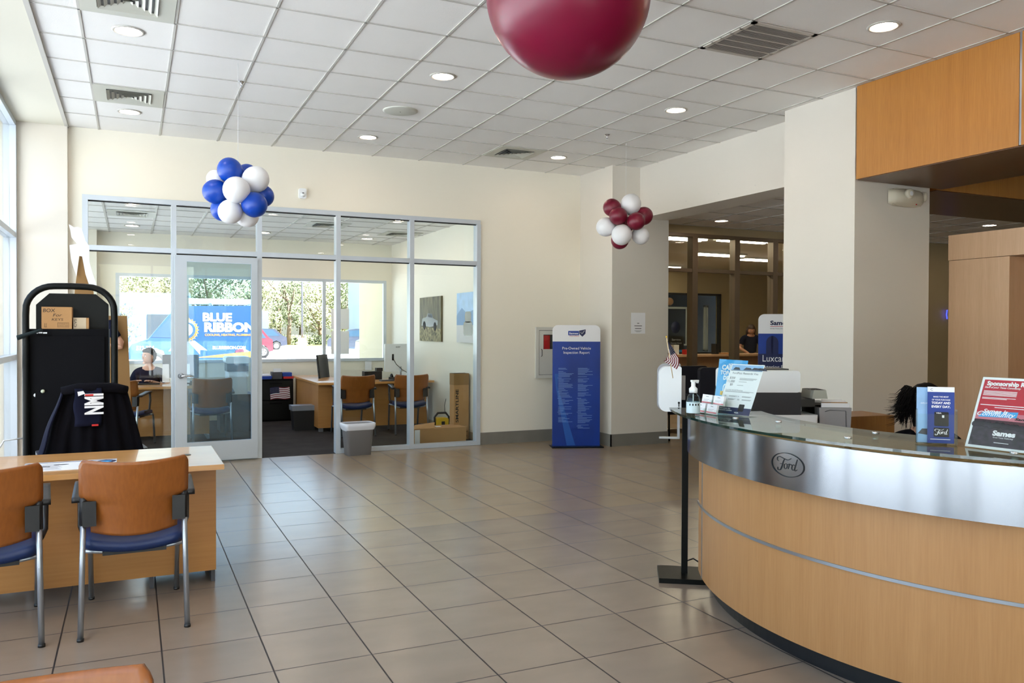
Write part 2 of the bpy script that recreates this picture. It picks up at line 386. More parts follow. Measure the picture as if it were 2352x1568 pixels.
# office walls with the big window hole (x -.22..4.18, z .98..2.42)
b = MB().m(WALL); b.box(-1.3, 4.42, 14.4, 14.55, 0, .985); b.box(-1.3, 4.42, 14.4, 14.55, 2.42, 3.1); b.box(-1.3, -.24, 14.4, 14.55, .985, 2.42); b.box(4.2, 4.42, 14.4, 14.55, .985, 2.42)
b.box(-1.12, -.50, 14.2, 14.4, 0, 3.07); struct('wall_far', b)
b = MB().m(WALL); b.box(4.3, 4.42, WY+.12, 14.4, 0, 3.07); struct('wall_office_right', b)
b = MB().m(WALL); b.box(-1.3, -1.15, WY+.12, 14.4, 2.95, 3.07); b.box(-1.3, -1.15, WY+.12, 14.4, 0, .12); b.box(-1.3, -1.15, 14.0, 14.4, .12, 2.95); struct('wall_office_left', b)
# service room walls
b = MB().m(TAN); b.box(6.2, 12.1, 17, 17.2, 0, 3.07); b.box(14.0, 16, 17, 17.2, 0, 3.07); b.box(12.1, 14, 17, 17.2, 0, .95); b.box(12.1, 14, 17, 17.2, 2.5, 3.07)
b.box(4.42, 6.3, WY+.12, 17.2, 0, 3.07); b.box(15.9, 16.1, WY, 17.2, 0, 3.1); struct('wall_service_far', b)
b = MB().m(WALL); b.box(16, 16.2, -6.2, 17.2, 0, CH+.1); struct('wall_side', b)
b = MB().m(WALL); b.box(-1.3, -1.0, -6.35, -6.2, 0, CH+.1); b.box(-1.3, -1.09, -6.2, -.7, 0, CH+.1); b.box(-1.0, 16, -6.35, -6.2, 3.45, CH+.1); b.box(3.56, 16, -6.35, -6.2, 0, 3.45); struct('wall_rear', b)
b = MB().m(GYP); b.box(-1.3, 16.2, -6.35, 14.6, 3.86, 5.6); b.box(4.42, 16.2, 14.6, 17.3, 3.3, 5.6); struct('wall_sun_blocker', b)  # unseen block above the roof, added to shade the ground by the left windows
# base tiles
b = MB().m(BASE); b.box(4.19, 5.72, WY-.015, WY, 0, .16); b.box(5.705, 5.72, 9.115, WY-.015, 0, .16); b.box(5.705, 6.62, 9.115, 9.13, 0, .16)
b.box(5.835, 5.85, 5.275, 6.16, 0, .16); b.box(5.835, 6.82, 5.275, 5.29, 0, .16); struct('baseboard_back', b)
b = MB().m(BASEV); b.box(4.285, 4.3, WY+.13, 14.4, 0.002, .1); b.box(-1.1, 4.285, 14.385, 14.4, 0.002, .1); struct('baseboard_office', b)

def portal(loc, rot, sx_, sy_):
    l = bpy.data.lights.new('portal', 'AREA'); l.shape = 'RECTANGLE'; l.size = sx_; l.size_y = sy_; l.cycles.is_portal = True
    ob = bpy.data.objects.new('sky_portal', l); COL.objects.link(ob); ob.location = loc; ob.rotation_euler = rot
def storefront(name, frame_boxes, panes, mat, gmat, gasket=True):
    t = thing(name, None, None, kind='structure')
    f = MB().m(mat)
    for q in frame_boxes: f.box(*q)
    f.obj('window_frame', t)
    for q in panes:
        g = MB().m(gmat); g.box(*q); g.obj('glass_pane', t)
        if gasket:
            x0, x1, y0, y1, z0, z1 = q
    return t
# partition: head 2.985, transom 2.39-2.45, mullions
fy0, fy1 = WY-.02, WY+.10
jx = [-.49, .40, 1.335, 2.27, 3.215, 4.14]
fb = [(-.49, 4.19, fy0, fy1, 2.93, 2.985), (-.49, 4.19, fy0+.002, fy1-.002, 2.385, 2.44)]
fb += [(x, x+.055, fy0-.004, fy1+.004, 0.002, 2.93) for x in jx]
fb += [(-.435, 1.335, fy0, fy1, .002, .05), (2.325, 4.14, fy0, fy1, .002, .05)]
gp = []
for i in range(5):
    a, c = jx[i]+.055, jx[i+1]
    gp.append((a, c, WY+.037, WY+.043, 2.44, 2.93))
    if i != 2: gp.append((a, c, WY+.037, WY+.043, .05, 2.385))
pt = storefront('window_1', fb, gp, ALU, GLASS)
g = MB().m(RUB)
for i in range(5):
    a, c = jx[i]+.055, jx[i+1]
    for z in (2.93-.012, 2.385-.012): g.box(a, c, WY+.02, WY+.034, z, z+.012)
g.obj('window_gasket', pt)
# the glass door, hinged at x=1.335 and folded back flat against the fixed pane
dt = thing('door_1', None, None, (1.33, 9.945, 0), RD(180+3.2), kind='structure')
b = MB().m(ALU); W_ = .90
b.box(0, .07, 0, .045, .02, 2.36); b.box(W_-.125, W_, 0, .045, .02, 2.36); b.box(.07, W_-.125, 0, .045, .02, .24); b.box(.07, W_-.125, 0, .045, 2.29, 2.36)
b.obj('door_frame', dt)
b = MB().m(GLASSD); b.box(.07, W_-.125, .018, .024, .24, 2.29); b.obj('door_glass', dt)
b = MB().m(CHROME); Mh = T(W_-.06, .045, 1.0) @ RX(-pi/2)
b.lathe([(.0, 0), (.033, 0), (.033, .012), (.014, .018), (.013, .05)], 20, Mh, cap=False); b.tube([(W_-.06, .095, 1.0), (W_-.12, .1, 1.0), (W_-.19, .098, .997)], [.011, .010, .008], 10)
b.obj('door_handle', dt)
# office window
wf = [(-.24, 4.2, 14.40, 14.46, 2.37, 2.42), (-.24, 4.2, 14.38, 14.46, .965, 1.015)] + [(x, x+.055, 14.395, 14.465, 1.0, 2.40) for x in (-.24, .79, 1.93, 3.045, 4.145)]
storefront('window_2', wf, [(a, c, 14.43, 14.436, 1.01, 2.38) for a, c in ((-.185, .79), (.845, 1.93), (1.985, 3.045), (3.10, 4.145))], ALU, GLASS)
storefront('window_7', [(-1.27, -1.17, y, y+.06, .12, 2.95) for y in (10.1, 11.4, 12.7, 13.94)] + [(-1.265, -1.175, 10.1, 14.0, z, z+.05) for z in (.12, 1.2, 2.4, 2.9)], [(-1.223, -1.217, a, a+1.24, .17, 2.9) for a in (10.16, 11.46, 12.76)], ALU, GLASS)  # unseen office side window, added to bring more daylight into the office
portal((-1.4, 12.05, 1.55), (RD(90), 0, RD(-90)), 3.8, 2.8)
# left storefront wall
ys = [9.84, 8.3, 6.8, 5.3, 3.8, 2.3, .8, -.7]
lf = [(X0-.06, X0+.06, y, y+.06, 0, 3.64) for y in ys] + [(X0-.055, X0+.055, -.7, 9.9, z, z+.055) for z in (0.0, 1.20, 2.47, 3.635)]
storefront('window_3', lf, [(X0-.003, X0+.003, ys[i+1]+.06, ys[i], z0, z1) for i in range(7) for z0, z1 in ((.055, 1.20), (1.255, 2.47), (2.525, 3.635))], ALU, GLASS)
# rear storefront wall (behind the camera)
xs = [-1.0, .5, 2.0, 3.5]
storefront('window_4', [(x, x+.06, -6.32, -6.22, 0, 3.45) for x in xs] + [(-1.0, 3.56, -6.315, -6.225, z, z+.055) for z in (0, 2.47, 3.395)],
           [(xs[i]+.06, xs[i+1], -6.27, -6.264, z0, z1) for i in range(3) for z0, z1 in ((.055, 2.47), (2.525, 3.395))], ALU, GLASS)
# service room glazing
sx_ = [6.95, 7.76, 8.10, 8.93, 9.56]
sfm = [(6.95, 9.62, 9.96, 10.08, 2.95, 3.0), (6.95, 9.62, 9.965, 10.075, 2.42, 2.47), (6.95, 9.62, 9.965, 10.075, .0, .06)]
mull = [6.95, 7.66, 8.47, 9.24]
sfm += [(x, x+.10, 9.955, 10.085, .0, 2.95) for x in mull] + [(9.56, 9.62, 9.955, 10.085, 0, 2.95)]
mm = mull+[9.56]
storefront('window_5', sfm, [(mm[i]+.10, mm[i+1], 10.015, 10.021, z0, z1) for i in range(4) for z0, z1 in ((.06, 2.42), (2.47, 2.95))], ALUD, GLASS)
# service room's far window looking on to a darker bay, a pass-through
t = storefront('window_6', [(12.1, 14, 16.98, 17.08, .93, .98), (12.1, 14, 16.98, 17.08, 2.45, 2.5), (13.94, 14, 16.98, 17.08, .95, 2.5), (12.1, 12.16, 16.98, 17.08, .95, 2.5)],
               [(12.16, 13.94, 17.05, 17.056, .98, 2.45)], RUB, GLASS)
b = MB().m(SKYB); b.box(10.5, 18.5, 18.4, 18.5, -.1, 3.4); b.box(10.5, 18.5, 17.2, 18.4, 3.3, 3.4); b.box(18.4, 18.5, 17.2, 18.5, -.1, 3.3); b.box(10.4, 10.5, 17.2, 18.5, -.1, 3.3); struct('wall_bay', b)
b = MB().m(WHT)
for q in ((12.2, 13.1, 1.15, 2.15), (13.62, 13.75, 1.0, 2.2)):
    b.box(q[0], q[1], 17.2, 17.24, q[3]-.05, q[3]); b.box(q[0], q[0]+.05, 17.2, 17.24, q[2], q[3]); b.box(q[1]-.05, q[1], 17.2, 17.24, q[2], q[3]); b.box(q[0], q[1], 17.2, 17.24, q[2], q[2]+.04)
b.obj('pass_through_window', None, (12.6, 17.2, 1.15), 'white framed sliding window beyond the service counter', 'window')
# ------------------------------------------------------------------ wood portal above the reception
t = thing('wood_portal', 'orange veneer overhead portal spanning from the white pillar above the reception counter', 'canopy', (5.82, 5.25, 2.88))
b = MB(T(-5.82, -5.25, -2.88)).m(FAS); b.box(5.82, 6.93, 3.795, 5.25, 2.88, 3.70); b.obj('fascia_panel', t)
b = MB(T(-5.82, -5.25, -2.88)).m(FAS); b.box(5.82, 6.93, 1.2, 3.775, 2.88, 3.70); b.obj('fascia_panel', t)
b = MB(T(-5.82, -5.25, -2.88)).m(SILV); b.box(5.825, 6.92, 3.775, 3.795, 2.885, 3.70); b.obj('joint_strip', t)
b = MB(T(-5.82, -5.25, -2.88)).m(FAS); b.box(6.93, 12, 5.3, 6.40, 2.88, 3.70); b.obj('cross_beam', t)
b = MB(T(-5.82, -5.25, -2.88)).m(pm('soffit_shade', (92, 60, 34), .3)); b.box(5.83, 6.92, 1.2, 5.24, 2.872, 2.879); b.box(6.94, 12, 5.31, 6.39, 2.872, 2.879); b.obj('soffit_shade_sheet', t)  # shade under the portal painted as thin dark brown sheets below the veneer
t = thing('wood_enclosure', 'pale wood veneer wall unit with header and dark opening behind the counter', 'cabinet', (7, 5.2, 0))
b = MB(T(-7, -5.2, 0)).m(BOXW); b.box(7.0, 7.9, 4.63, 5.215, 0, 2.20); b.obj('side_panel', t)
b = MB(T(-7, -5.2, 0)).m(BOXW); b.box(6.995, 7.9, 2.2, 5.22, 2.204, 2.44); b.obj('header_panel', t)
b = MB(T(-7, -5.2, 0)).m(FAS); b.box(7.85, 7.9, 2.2, 4.63, 0, 2.204); b.obj('recess_panel', t)
b = MB(T(-7, -5.2, 0)).m(BOXW); b.box(7.0, 7.9, 2.2, 2.5, 0, 2.20); b.obj('side_panel', t)
# ------------------------------------------------------------------ ceiling fittings
def downlight(x, y, z, label, grp='recessed downlights in the ceiling', first=[]):
    if not first:
        t = thing('recessed_downlight', label, 'ceiling light', (x, y, z), 0, grp)
        b = MB().m(TBAR); b.lathe([(.094, -.001), (.112, -.001), (.112, -.006), (.094, -.010), (.090, -.004)], 28, cap=False); b.obj('trim_ring', t)
        b = MB().m(CONE); b.lathe([(.092, -.006), (.085, -.003), (.07, -.0025)], 28, cap=False); b.obj('reflector', t)
        b = MB().m(LAMP); b.lathe([(.088, -.004), (.0, -.004)], 28, cap=False); b.obj('lamp', t)
        first.append(t); return t
    return dup(first[0], (x, y, z), 0, label)
names = {(0, 0): 'recessed downlight just in front of the far left diffuser', (0, 1): 'recessed downlight beside the large diffuser at upper left', (1, 1): 'recessed downlight left of the big magenta balloon',
         (1, 0): 'recessed downlight above the round ceiling speaker towards the back wall', (2, 0): 'recessed downlight next to the small diffuser near the back wall', (2, 1): 'recessed downlight between the return grille and the white beam',
         (2, 2): 'recessed downlight above the orange wood fascia at upper right'}
for i, x in enumerate((-.022, 2.417, 4.855)):
    for k, y in enumerate((9.03, 6.59, 4.15, 1.71, -.73, -3.2)):
        downlight(x, y, CH, names.get((i, k), 'recessed downlight in the showroom ceiling out of view'))
downlight(7.70, 9.35, 3.12, 'recessed downlight in the lower ceiling beyond the opening')
for x, y in ((8.9, 8.1), (10.3, 9.2), (12.9, 8.8)): downlight(x, y, 3.12, 'added downlight in the corridor ceiling, unseen behind the white pillar')  # unseen extra downlights, added to brighten the corridor
downlight(11.55, 7.95, 3.12, 'recessed downlight under the shaded wood portal at far right')
for x, y, l in ((.0, 11.0, 'office downlight seen through the first transom pane, nearer one'), (.0, 13.4, 'office downlight seen through the first transom pane, farther one'), (1.9, 10.9, 'office downlight seen right of the blue balloons'), (1.9, 13.4, 'office downlight below and left of the office diffuser'),
                (3.4, 11.0, 'office downlight in the rightmost transom pane'), (3.6, 13.5, 'office downlight seen in the fourth transom pane')):
    downlight(x, y, 3.07, l)
def diffuser(x, y, z, label, w=.59, first=[]):
    if first: return dup(first[0], (x, y, z), 0, label)
    t = thing('ceiling_diffuser', label, 'air vent', (x, y, z), 0, 'square louvred ceiling diffusers')
    GD = pm('diffuser_paint', (196, 196, 184), .5)
    b = MB().m(GD); h = w/2
    for q in ((-h, h, -h, -.19), (-h, h, .19, h), (-h, -.19, -.19, .19), (.19, h, -.19, .19)): b.box(*q, -.010, -.004)
    b.obj('face_panel', t)
    b = MB().m(BLK); b.box(-.19, .19, -.19, .19, -.006, -.003); b.obj('duct_opening', t)
    b = MB().m(GD)
    for r in (.185, .145, .105, .065, .03):
        a = r-.022
        v = [(-r, -r, -.022), (r, -r, -.022), (r, r, -.022), (-r, r, -.022), (-a, -a, -.006), (a, -a, -.006), (a, a, -.006), (-a, a, -.006)]
        b.add(v, [(0, 1, 5, 4), (1, 2, 6, 5), (2, 3, 7, 6), (3, 0, 4, 7)])
        b.add([(p[0]*.985, p[1]*.985, p[2]+.002) for p in v], [(4, 5, 1, 0), (5, 6, 2, 1), (6, 7, 3, 2), (7, 4, 0, 3)])
    b.obj('louvre', t); first.append(t); return t
diffuser(-.022, 5.98, CH, 'square diffuser cut by the top edge of the picture at upper left')
diffuser(-.022, 8.42, CH, 'square diffuser above the left end of the glass partition')
diffuser(4.2455, 9.03, CH, 'square diffuser close to the back wall and right corner')
diffuser(0.0, 12.0, 3.07, 'office ceiling diffuser in the leftmost transom pane')
diffuser(2.6, 12.0, 3.07, 'office ceiling diffuser in the third transom pane')
diffuser(3.9, 12.6, 3.07, 'office ceiling diffuser in the fourth transom pane')
t = thing('return_grille', 'large square slotted return air grille right of the big balloon', 'air vent', (4.2455, 4.76, CH))
b = MB().m(pm('grille_paint', (186, 180, 170), .5)); h = .298
for q in ((-h, h, -h, -h+.035), (-h, h, h-.035, h), (-h, -h+.035, -h, h), (h-.035, h, -h, h)): b.box(*q, -.014, -.006)
for k in range(1, 5): y = -h+.035+(2*h-.07)*k/5; b.box(-h, h, y-.006, y+.006, -.014, -.006)
b.obj('grille_frame', t)
b = MB().m(BLK); b.box(-h+.02, h-.02, -h+.02, h-.02, -.008, -.0065); b.obj('duct_opening', t)
b = MB().m(pm('grille_slat', (150, 146, 140), .5))
k = -h+.045
while k < h-.045: b.box(-h+.03, h-.03, k, k+.006, -.013, -.008); k += .0165
b.obj('slat', t)
b = MB().m(pm('speaker_grille', (204, 204, 194), .6, bump=.3, bscale=600)); b.lathe([(.0, -.012), (.155, -.012), (.172, -.006), (.172, 0)], 36, T(2.417, 7.81, CH), cap=False)
b.m(BLK); b.lathe([(0, -.016), (.008, -.014)], 10, T(2.417, 7.81, CH), cap=False)
b.obj('ceiling_speaker', None, (2.417, 7.81, CH), 'round off-white ceiling speaker between two downlights', 'speaker')
for x, y, l in ((.875, 7.5, 'small chrome sprinkler head right of the far left diffuser'), (4.78, 7.75, 'tiny sprinkler head on the ceiling beyond the downlight near the beam')):
    t = thing('sprinkler_head', l, 'sprinkler', (x, y, CH))
    b = MB().m(CHROME); b.lathe([(.03, -.004), (.022, -.012), (.008, -.016), (.007, -.05), (.016, -.053), (.016, -.056), (0, -.056)], 14, cap=False); b.obj('sprinkler_body', t)
b = MB(T(1.86, WY, 3.165)).m(WHT); b.rbox(-.045, .045, -.045, 0, -.06, .06, .02, 'y'); b.ball((0, -.045, -.02), .03, 12); b.m(BLK); b.box(-.012, .012, -.077, -.07, -.005, .003)
b.obj('motion_sensor', None, (1.86, WY, 3.165), 'small white motion sensor high on the cream back wall', 'sensor')
t = thing('emergency_light', 'beige emergency light unit with two lamp heads on the white pillar', 'emergency light', (6.47, 5.28, 2.765))
EM = pm('emergency_plastic', (196, 188, 168), .45)
b = MB().m(EM); b.sheet(lambda u, v: (-.215+.43*u, -.10*(sin(pi*u)**.35)*(sin(pi*v)**.4)-.002, -.085+.17*v+(.02*(1-2*v))*(1-sin(pi*u))), 18, 12); b.rbox(-.2, .2, -.03, 0.008, -.08, .08, .06, 'y'); b.obj('housing', t)
for x in (-.06, .20):
    b = MB().m(EM); b.lathe([(.046, 0), (.046, .028), (.036, .036)], 20, T(x, -.088 if x < 0 else -.03, .02) @ (RX(pi/2) if x < 0 else RZ(RD(50)) @ RX(pi/2)), cap=True)
    b.m(WHT); b.lathe([(.022, .037), (.0, .038)], 16, T(x, -.088 if x < 0 else -.03, .02) @ (RX(pi/2) if x < 0 else RZ(RD(50)) @ RX(pi/2)), cap=False)
    b.obj('lamp_head', t)
b = MB().m(RED); b.ball((.04, -.095, -.07), .006, 8); b.obj('indicator', t)
# ------------------------------------------------------------------ wall things
t = thing('extinguisher_cabinet', 'white recessed fire extinguisher cabinet on the back wall behind the tall banner', 'cabinet', (5.23, WY, .87))
CW = pm('cabinet_enamel', (206, 204, 196), .35)
b = MB().m(CW)
for q in ((-.215, .215, .66, .705), (-.215, .215, 0, .045), (-.215, -.17, .045, .66), (.17, .215, .045, .66)): b.box(q[0], q[1], -.035, 0, q[2], q[3])
b.box(-.17, .17, -.012, -.002, .045, .66) if 0 else None
b.obj('cabinet_frame', t)
b = MB().m(CW); b.box(-.165, .165, -.03, -.02, .05, .40); b.box(-.165, .165, -.03, -.02, .60, .655); b.box(-.165, -.10, -.03, -.02, .40, .60); b.box(.10, .165, -.03, -.02, .40, .60)
dr = b.obj('door', t)
b = MB().m(BLK); b.tube([(-.13, -.03, .30), (-.13, -.05, .31), (-.13, -.05, .39), (-.13, -.03, .40)], .005, 8); b.obj('door_handle', dr)
b = MB().m(GLASS); b.box(-.10, .10, -.027, -.023, .40, .60); b.obj('door_window', dr)
b = MB().m(SKYB); b.box(-.165, .165, -.004, -.002, .045, .66); b.obj('back_panel', t)
b = MB(T(5.16, 9.966, .94)).m(RED); b.lathe([(.0, 0), (.008, 0), (.008, .38), (.006, .42), (.004, .44)], 16, cap=False)
t2 = thing('fire_extinguisher', 'small red fire extinguisher behind the cabinet window', 'fire extinguisher', (5.19, 9.9605, 1.0))
b = MB().m(RED); b.sheet(lambda u, v: (-.05*cos(pi*u), -.0075*sin(pi*u), .46*v), 10, 1); b.obj('cylinder_body', t2)
b = MB().m(BLK); b.box(-.02, .05, -.006, 0, .47, .52); b.obj('valve_handle', t2)
t = thing('wall_notice', 'white printed paper notice taped to the tan side of the column', 'notice', (6.133, 9.13, 1.63), 0)
b = MB(UP).m(WHTP); b.box(-.113, .113, -.14, .14, .0005, .002); b.m(INK)

for k, w in enumerate((.016, .06, .05)): b.box(-w, w, -.005-.035*k, .003-.035*k, .002, .0025)
for k in range(4): b.box(-.06+.01*k, .06-.01*k, -.10-.006*k, -.098-.006*k, .002, .0025)
b.obj('paper_sheet', t)
# banner stands
def banner(name, label, loc, rz, w, h, kind):
    t = thing(name, label, 'banner', loc, rz)
    b = MB().m(BLKM); b.box(-w/2-.02, w/2+.03, -.14, .14, 0, .012); b.obj('base_plate', t)
    b = MB().m(PBLUE); zt = h*.865
    b.rbox(-w/2, w/2, -.018, .018, .012, zt, 0.0, 'y')
    b.m(WHTP); b.rbox(-w/2, w/2, -.018, .018, zt, h, (.07, .07, 0, 0), 'y', n=6)
    b.M = T(0, -.0185, 0) @ UP
    if kind == 0:
        b.m(PNAVY); b.prism([(w*.05, h*.955), (w*.19, h*.965), (w*.185, h*.93), (w*.12, h*.905), (w*.06, h*.925)], 0, .0006)
        b.m(WHTP); b.tube([(w*.085, h*.942, .001), (w*.11, h*.928, .001), (w*.165, h*.955, .001)], .003, 6)
        b.m(PBLUE); b.rbox(-w*.18, w*.05, h*.916, h*.952, 0, .0006, .008)
        b.m(WHTP); b.text('Sames', T(-w*.065, h*.925, .001), .024, w*.19, bold=.02)
        b.m(REDP); b.text('Certified', T(-w*.05, h*.906, .001), .016, w*.2, shear=.2)
        b.m(WHTP); b.text('Pre-Owned Vehicle', T(0, h*.80, .001), .034, w*.6); b.text('Inspection Report', T(0, h*.765, .001), .034, w*.55)
        LT = pm('banner_small_print', (128, 164, 220), .6); b.m(LT); random.seed(3)
        for cx, z0, z1 in ((-w*.40, .20, .645), (w*.01, .15, .645)):
            z = z1
            while z > z0:
                L = w*(.12+.22*random.random()) if (int(z*h*100) % 9) else w*.09
                if random.random() > .12: b.box(cx+(0 if L < w*.1 else .012), cx+L, z*h, z*h+.0038, 0, .0006)
                z -= .0088
        b.m(pm('banner_swoosh', (24, 84, 168), .5)); b.prism([(-w*.46, h*.60), (-w*.38, h*.60), (-w*.40, h*.5), (-w*.02, .02), (-w*.20, .02), (-w*.43, h*.48)][::-1], 0, .0003)
    else:
        b.m(PNAVY); b.text('Sames', T(-w*.02, h*.925, .001), .05, w*.42, bold=.035)
        b.m(REDP); b.box(-w*.23, w*.19, h*.913, h*.916, 0, .001)
        b.m(PNAVY); b.text('Great Texas Dealership', T(-w*.02, h*.897, .001), .012, w*.42)
        b.m(PNAVY)
        for x in (-.16, .30): b.rbox(w*(x-.16), w*(x+.12), h*.55, h*.85, 0, .0005, .08, n=8)
        b.box(-w/2, w/2, .05, h*.725, 0, .0007)
        b.m(WHTP); b.text('Luxcare', T(-w*.10, h*.672, .001), .08, w*.60); b.text('Exterior Protection', T(.03, h*.622, .001), .045, w*.95)
        b.m(PCYAN); b.text('XP', T(w*.36, h*.672, .001), .08, w*.22)
    b.obj('printed_fabric', t)
    return t
banner('banner_stand', 'tall blue fabric banner about vehicle inspection standing before the back column', (5.29, 9.31, 0), RD(-20), .63, 1.60, 0)
banner('banner_stand', 'tall dark blue fabric banner partly hidden behind the white pillar', (7.03, 7.45, 0), RD(-38), .50, 1.735, 1)
# ------------------------------------------------------------------ balloons
t = thing('giant_balloon', 'huge magenta balloon hanging under the ceiling at top centre', 'balloon', tuple(atY(1305, -13, 3.62)))
b = MB().m(BAL_R); b.ball((0, 0, 0), .415, 64); b.obj('balloon_skin', t)
b = MB().m(WHT); b.tube([(0, 0, .41), (0, 0, CH-t.location.z-.002)], .0015, 6); b.obj('hanging_string', t)
def cluster(name, label, pts, Y, rpx, mats, dirs):
    c0 = Vector((sum(p[0] for p in pts)/len(pts), sum(p[1] for p in pts)/len(pts)))
    ctr = atY(c0.x, c0.y, Y); t = thing(name, label, 'balloon cluster', tuple(ctr))
    sc = (ctr-Vector((0, 0, CZ))).dot(_f)/F
    for (px, py, rp, dep, k) in pts:
        D = sc*F+dep; p = Vector((0, 0, CZ))+ray(px, py)*D-ctr
        r = rp*D/F; d = -p.normalized(); q = d.to_track_quat('-Z', 'Y').to_matrix().to_4x4()
        b = MB(T(*p) @ q).m(mats[k]); b.ball((0, 0, 0), r, 28, sc=(1, 1, 1.04))
        b.lathe([(.006, -r*1.02), (.012, -r*1.12)], 8)
        b.obj('balloon', t, label=('blue', 'white', 'maroon')[[BAL_B, BAL_W, BAL_M].index(mats[k])]+' latex balloon')
    b = MB().m(WHT); b.tube([(0, 0, 0), (0, 0, CH-ctr.z-.002)], .0012, 6); b.obj('hanging_string', t)
cluster('balloon_cluster', 'round cluster of blue and white balloons floating before the glass partition',
        [(528, 391, 28, -.05, 0), (567, 402, 25, .13, 0), (497, 412, 22, .12, 1), (587, 412, 30, -.03, 1), (495, 440, 28, -.04, 0), (543, 436, 30.5, -.17, 1), (584, 470, 29, -.10, 0), (602, 450, 26, .08, 0),
         (512, 480, 27, .05, 0), (529, 486, 27.5, -.11, 1), (567, 494, 27, .04, 1)], 7.0, 29, {0: BAL_B, 1: BAL_W}, None)
cluster('balloon_cluster', 'cluster of maroon and white balloons near the right column',
        [(1406, 477, 20.5, .02, 0), (1449, 469, 23.5, .0, 1), (1478, 496, 21, .05, 0), (1420, 496, 20.5, -.10, 0), (1461, 508, 20.5, -.12, 0), (1392, 521, 22, .02, 1), (1428, 539, 23.5, -.08, 1), (1471, 541, 20, .04, 1),
         (1424, 551, 20.5, .04, 0), (1440, 515, 18, .12, 0)], 8.0, 21, {0: BAL_M, 1: BAL_W}, None)
# ------------------------------------------------------------------ guest chair
def make_chair(label, loc, rz, grp='wood backed guest chairs with blue seats'):
    t = thing('guest_chair', label, 'chair', loc, rz, grp)
    def bk(u, v):
        x = (u-.5)*(1-.07*(max(0, v-.88)/.12)**2); z = .50+.365*v; wv = .405+.10*min(1, max(0, (v-.42)/.1)); wv = wv if v > .42 else .405+.0*v
        y = -.235-.10*(v)-.045+ .16*(x*x)*4*.45
        zz = z + (.018*(x*x*4) if v > .9 else 0) - (.02*(1-x*x*4) if v < .05 else 0)
        return (x*wv, y, zz)
    b = MB().m(CHW); b.sheet(bk, 20, 24, th=.012); b.obj('backrest', t)
    def st(u, v):
        x = (u-.5)*.47; return (x, -.22+.45*v, .435+.035*(4*(u-.5)**2)+.012*sin(pi*v)-(.03*max(0, v-.85)/.15))
    b = MB().m(BLUE); b.sheet(st, 16, 14, th=.0)
    # padded cushion body: closed box following the saddle
    n = 14; vs = []; fs = []
    for i in range(n+1):
        u = i/n
        for (yy, dz) in ((-.225, -.05), (-.235, -.012), (-.215, .004), (.0, .012), (.22, .0), (.245, -.03), (.23, -.055)):
            k = 1-.12*max(0, abs(2*u-1)-.85)/.15
            vs.append(((u-.5)*.475, yy*k, .437+.036*(4*(u-.5)**2)+dz - (.012 if i in (0, n) and dz > -.03 else 0)))
    for i in range(n):
        for j in range(7): fs.append((i*7+j, i*7+(j+1) % 7, (i+1)*7+(j+1) % 7, (i+1)*7+j))
    fs += [tuple(range(7))[::-1], tuple(range(n*7, n*7+7))]
    b = MB().m(BLUE); b.add(vs, fs, True); b.obj('seat', t)
    b = MB().m(BLK); b.box(-.15, .15, -.2, .2, .372, .392); b.obj('seat_pan', t)
    b = MB().m(SILV)
    for y in (-.17, .16): b.tube([(-.232, y-.03, .405), (-.14, y, .385), (.14, y, .385), (.232, y-.03, .405)], .011, 8)
    b.obj('cross_bar', t)
    for s in (-1, 1):
        b = MB().m(SILV); b.tube([(s*.243, -.345, .012), (s*.236, -.285, .42), (s*.233, -.262, .585)], .0138, 10); l = b.obj('leg', t)
        b = MB().m(BLK); b.tube([(s*.243, -.346, 0), (s*.243, -.345, .014)], .0165, 10); b.obj('rubber_foot', l)
        b = MB().m(SILV); b.tube([(s*.222, .33, .012), (s*.226, .27, .36), (s*.23, .24, .40), (s*.232, .16, .405)], .0138, 10); l = b.obj('leg', t)
        b = MB().m(BLK); b.tube([(s*.222, .331, 0), (s*.222, .33, .014)], .0165, 10); b.obj('rubber_foot', l)
        b = MB().m(BLK)
        b.tube([(s*.233, -.264, .55), (s*.232, -.252, .66), (s*.236, -.25, .685)], .019, 10)
        b.box(min(s*.175, s*.236), max(s*.175, s*.236), -.285, -.262, .545, .67)
        b.sheet(lambda u, v: (s*(.225+.06*(u)) if s > 0 else s*(.285-.06*u), -.26+.33*v, .685+.045*v-.06*max(0, v-.8)), 4, 10, th=.022)
        b.tube([(s*.262, .06, .70), (s*.262, .075, .60), (s*.26, .05, .48), (s*.245, -.02, .46), (s*.235, -.06, .455)], .015, 8)
        b.obj('armrest', t)
    return t
ch = make_chair('guest chair with orange plywood back pulled up to the middle of the front desk', (.01, 4.81, 0), RD(0))
dup(ch, (-.67, 4.79, 0), RD(5), 'guest chair cut by the left picture edge at the front desk')
dup(ch, (-.215, 1.40, 0), RD(180), 'nearest guest chair, only its back top showing at the bottom edge')
dup(ch, (-.06, 11.62, 0), RD(-22), 'guest chair in the office before the seated man, turned to its right')
dup(ch, (.96, 11.72, 0), RD(0), 'guest chair seen through the glass door')
dup(ch, (2.91, 11.72, 0), RD(2), 'office guest chair behind the grey waste bin')
dup(ch, (3.73, 11.66, 0), RD(-6), 'rightmost office guest chair, near the cardboard boxes')
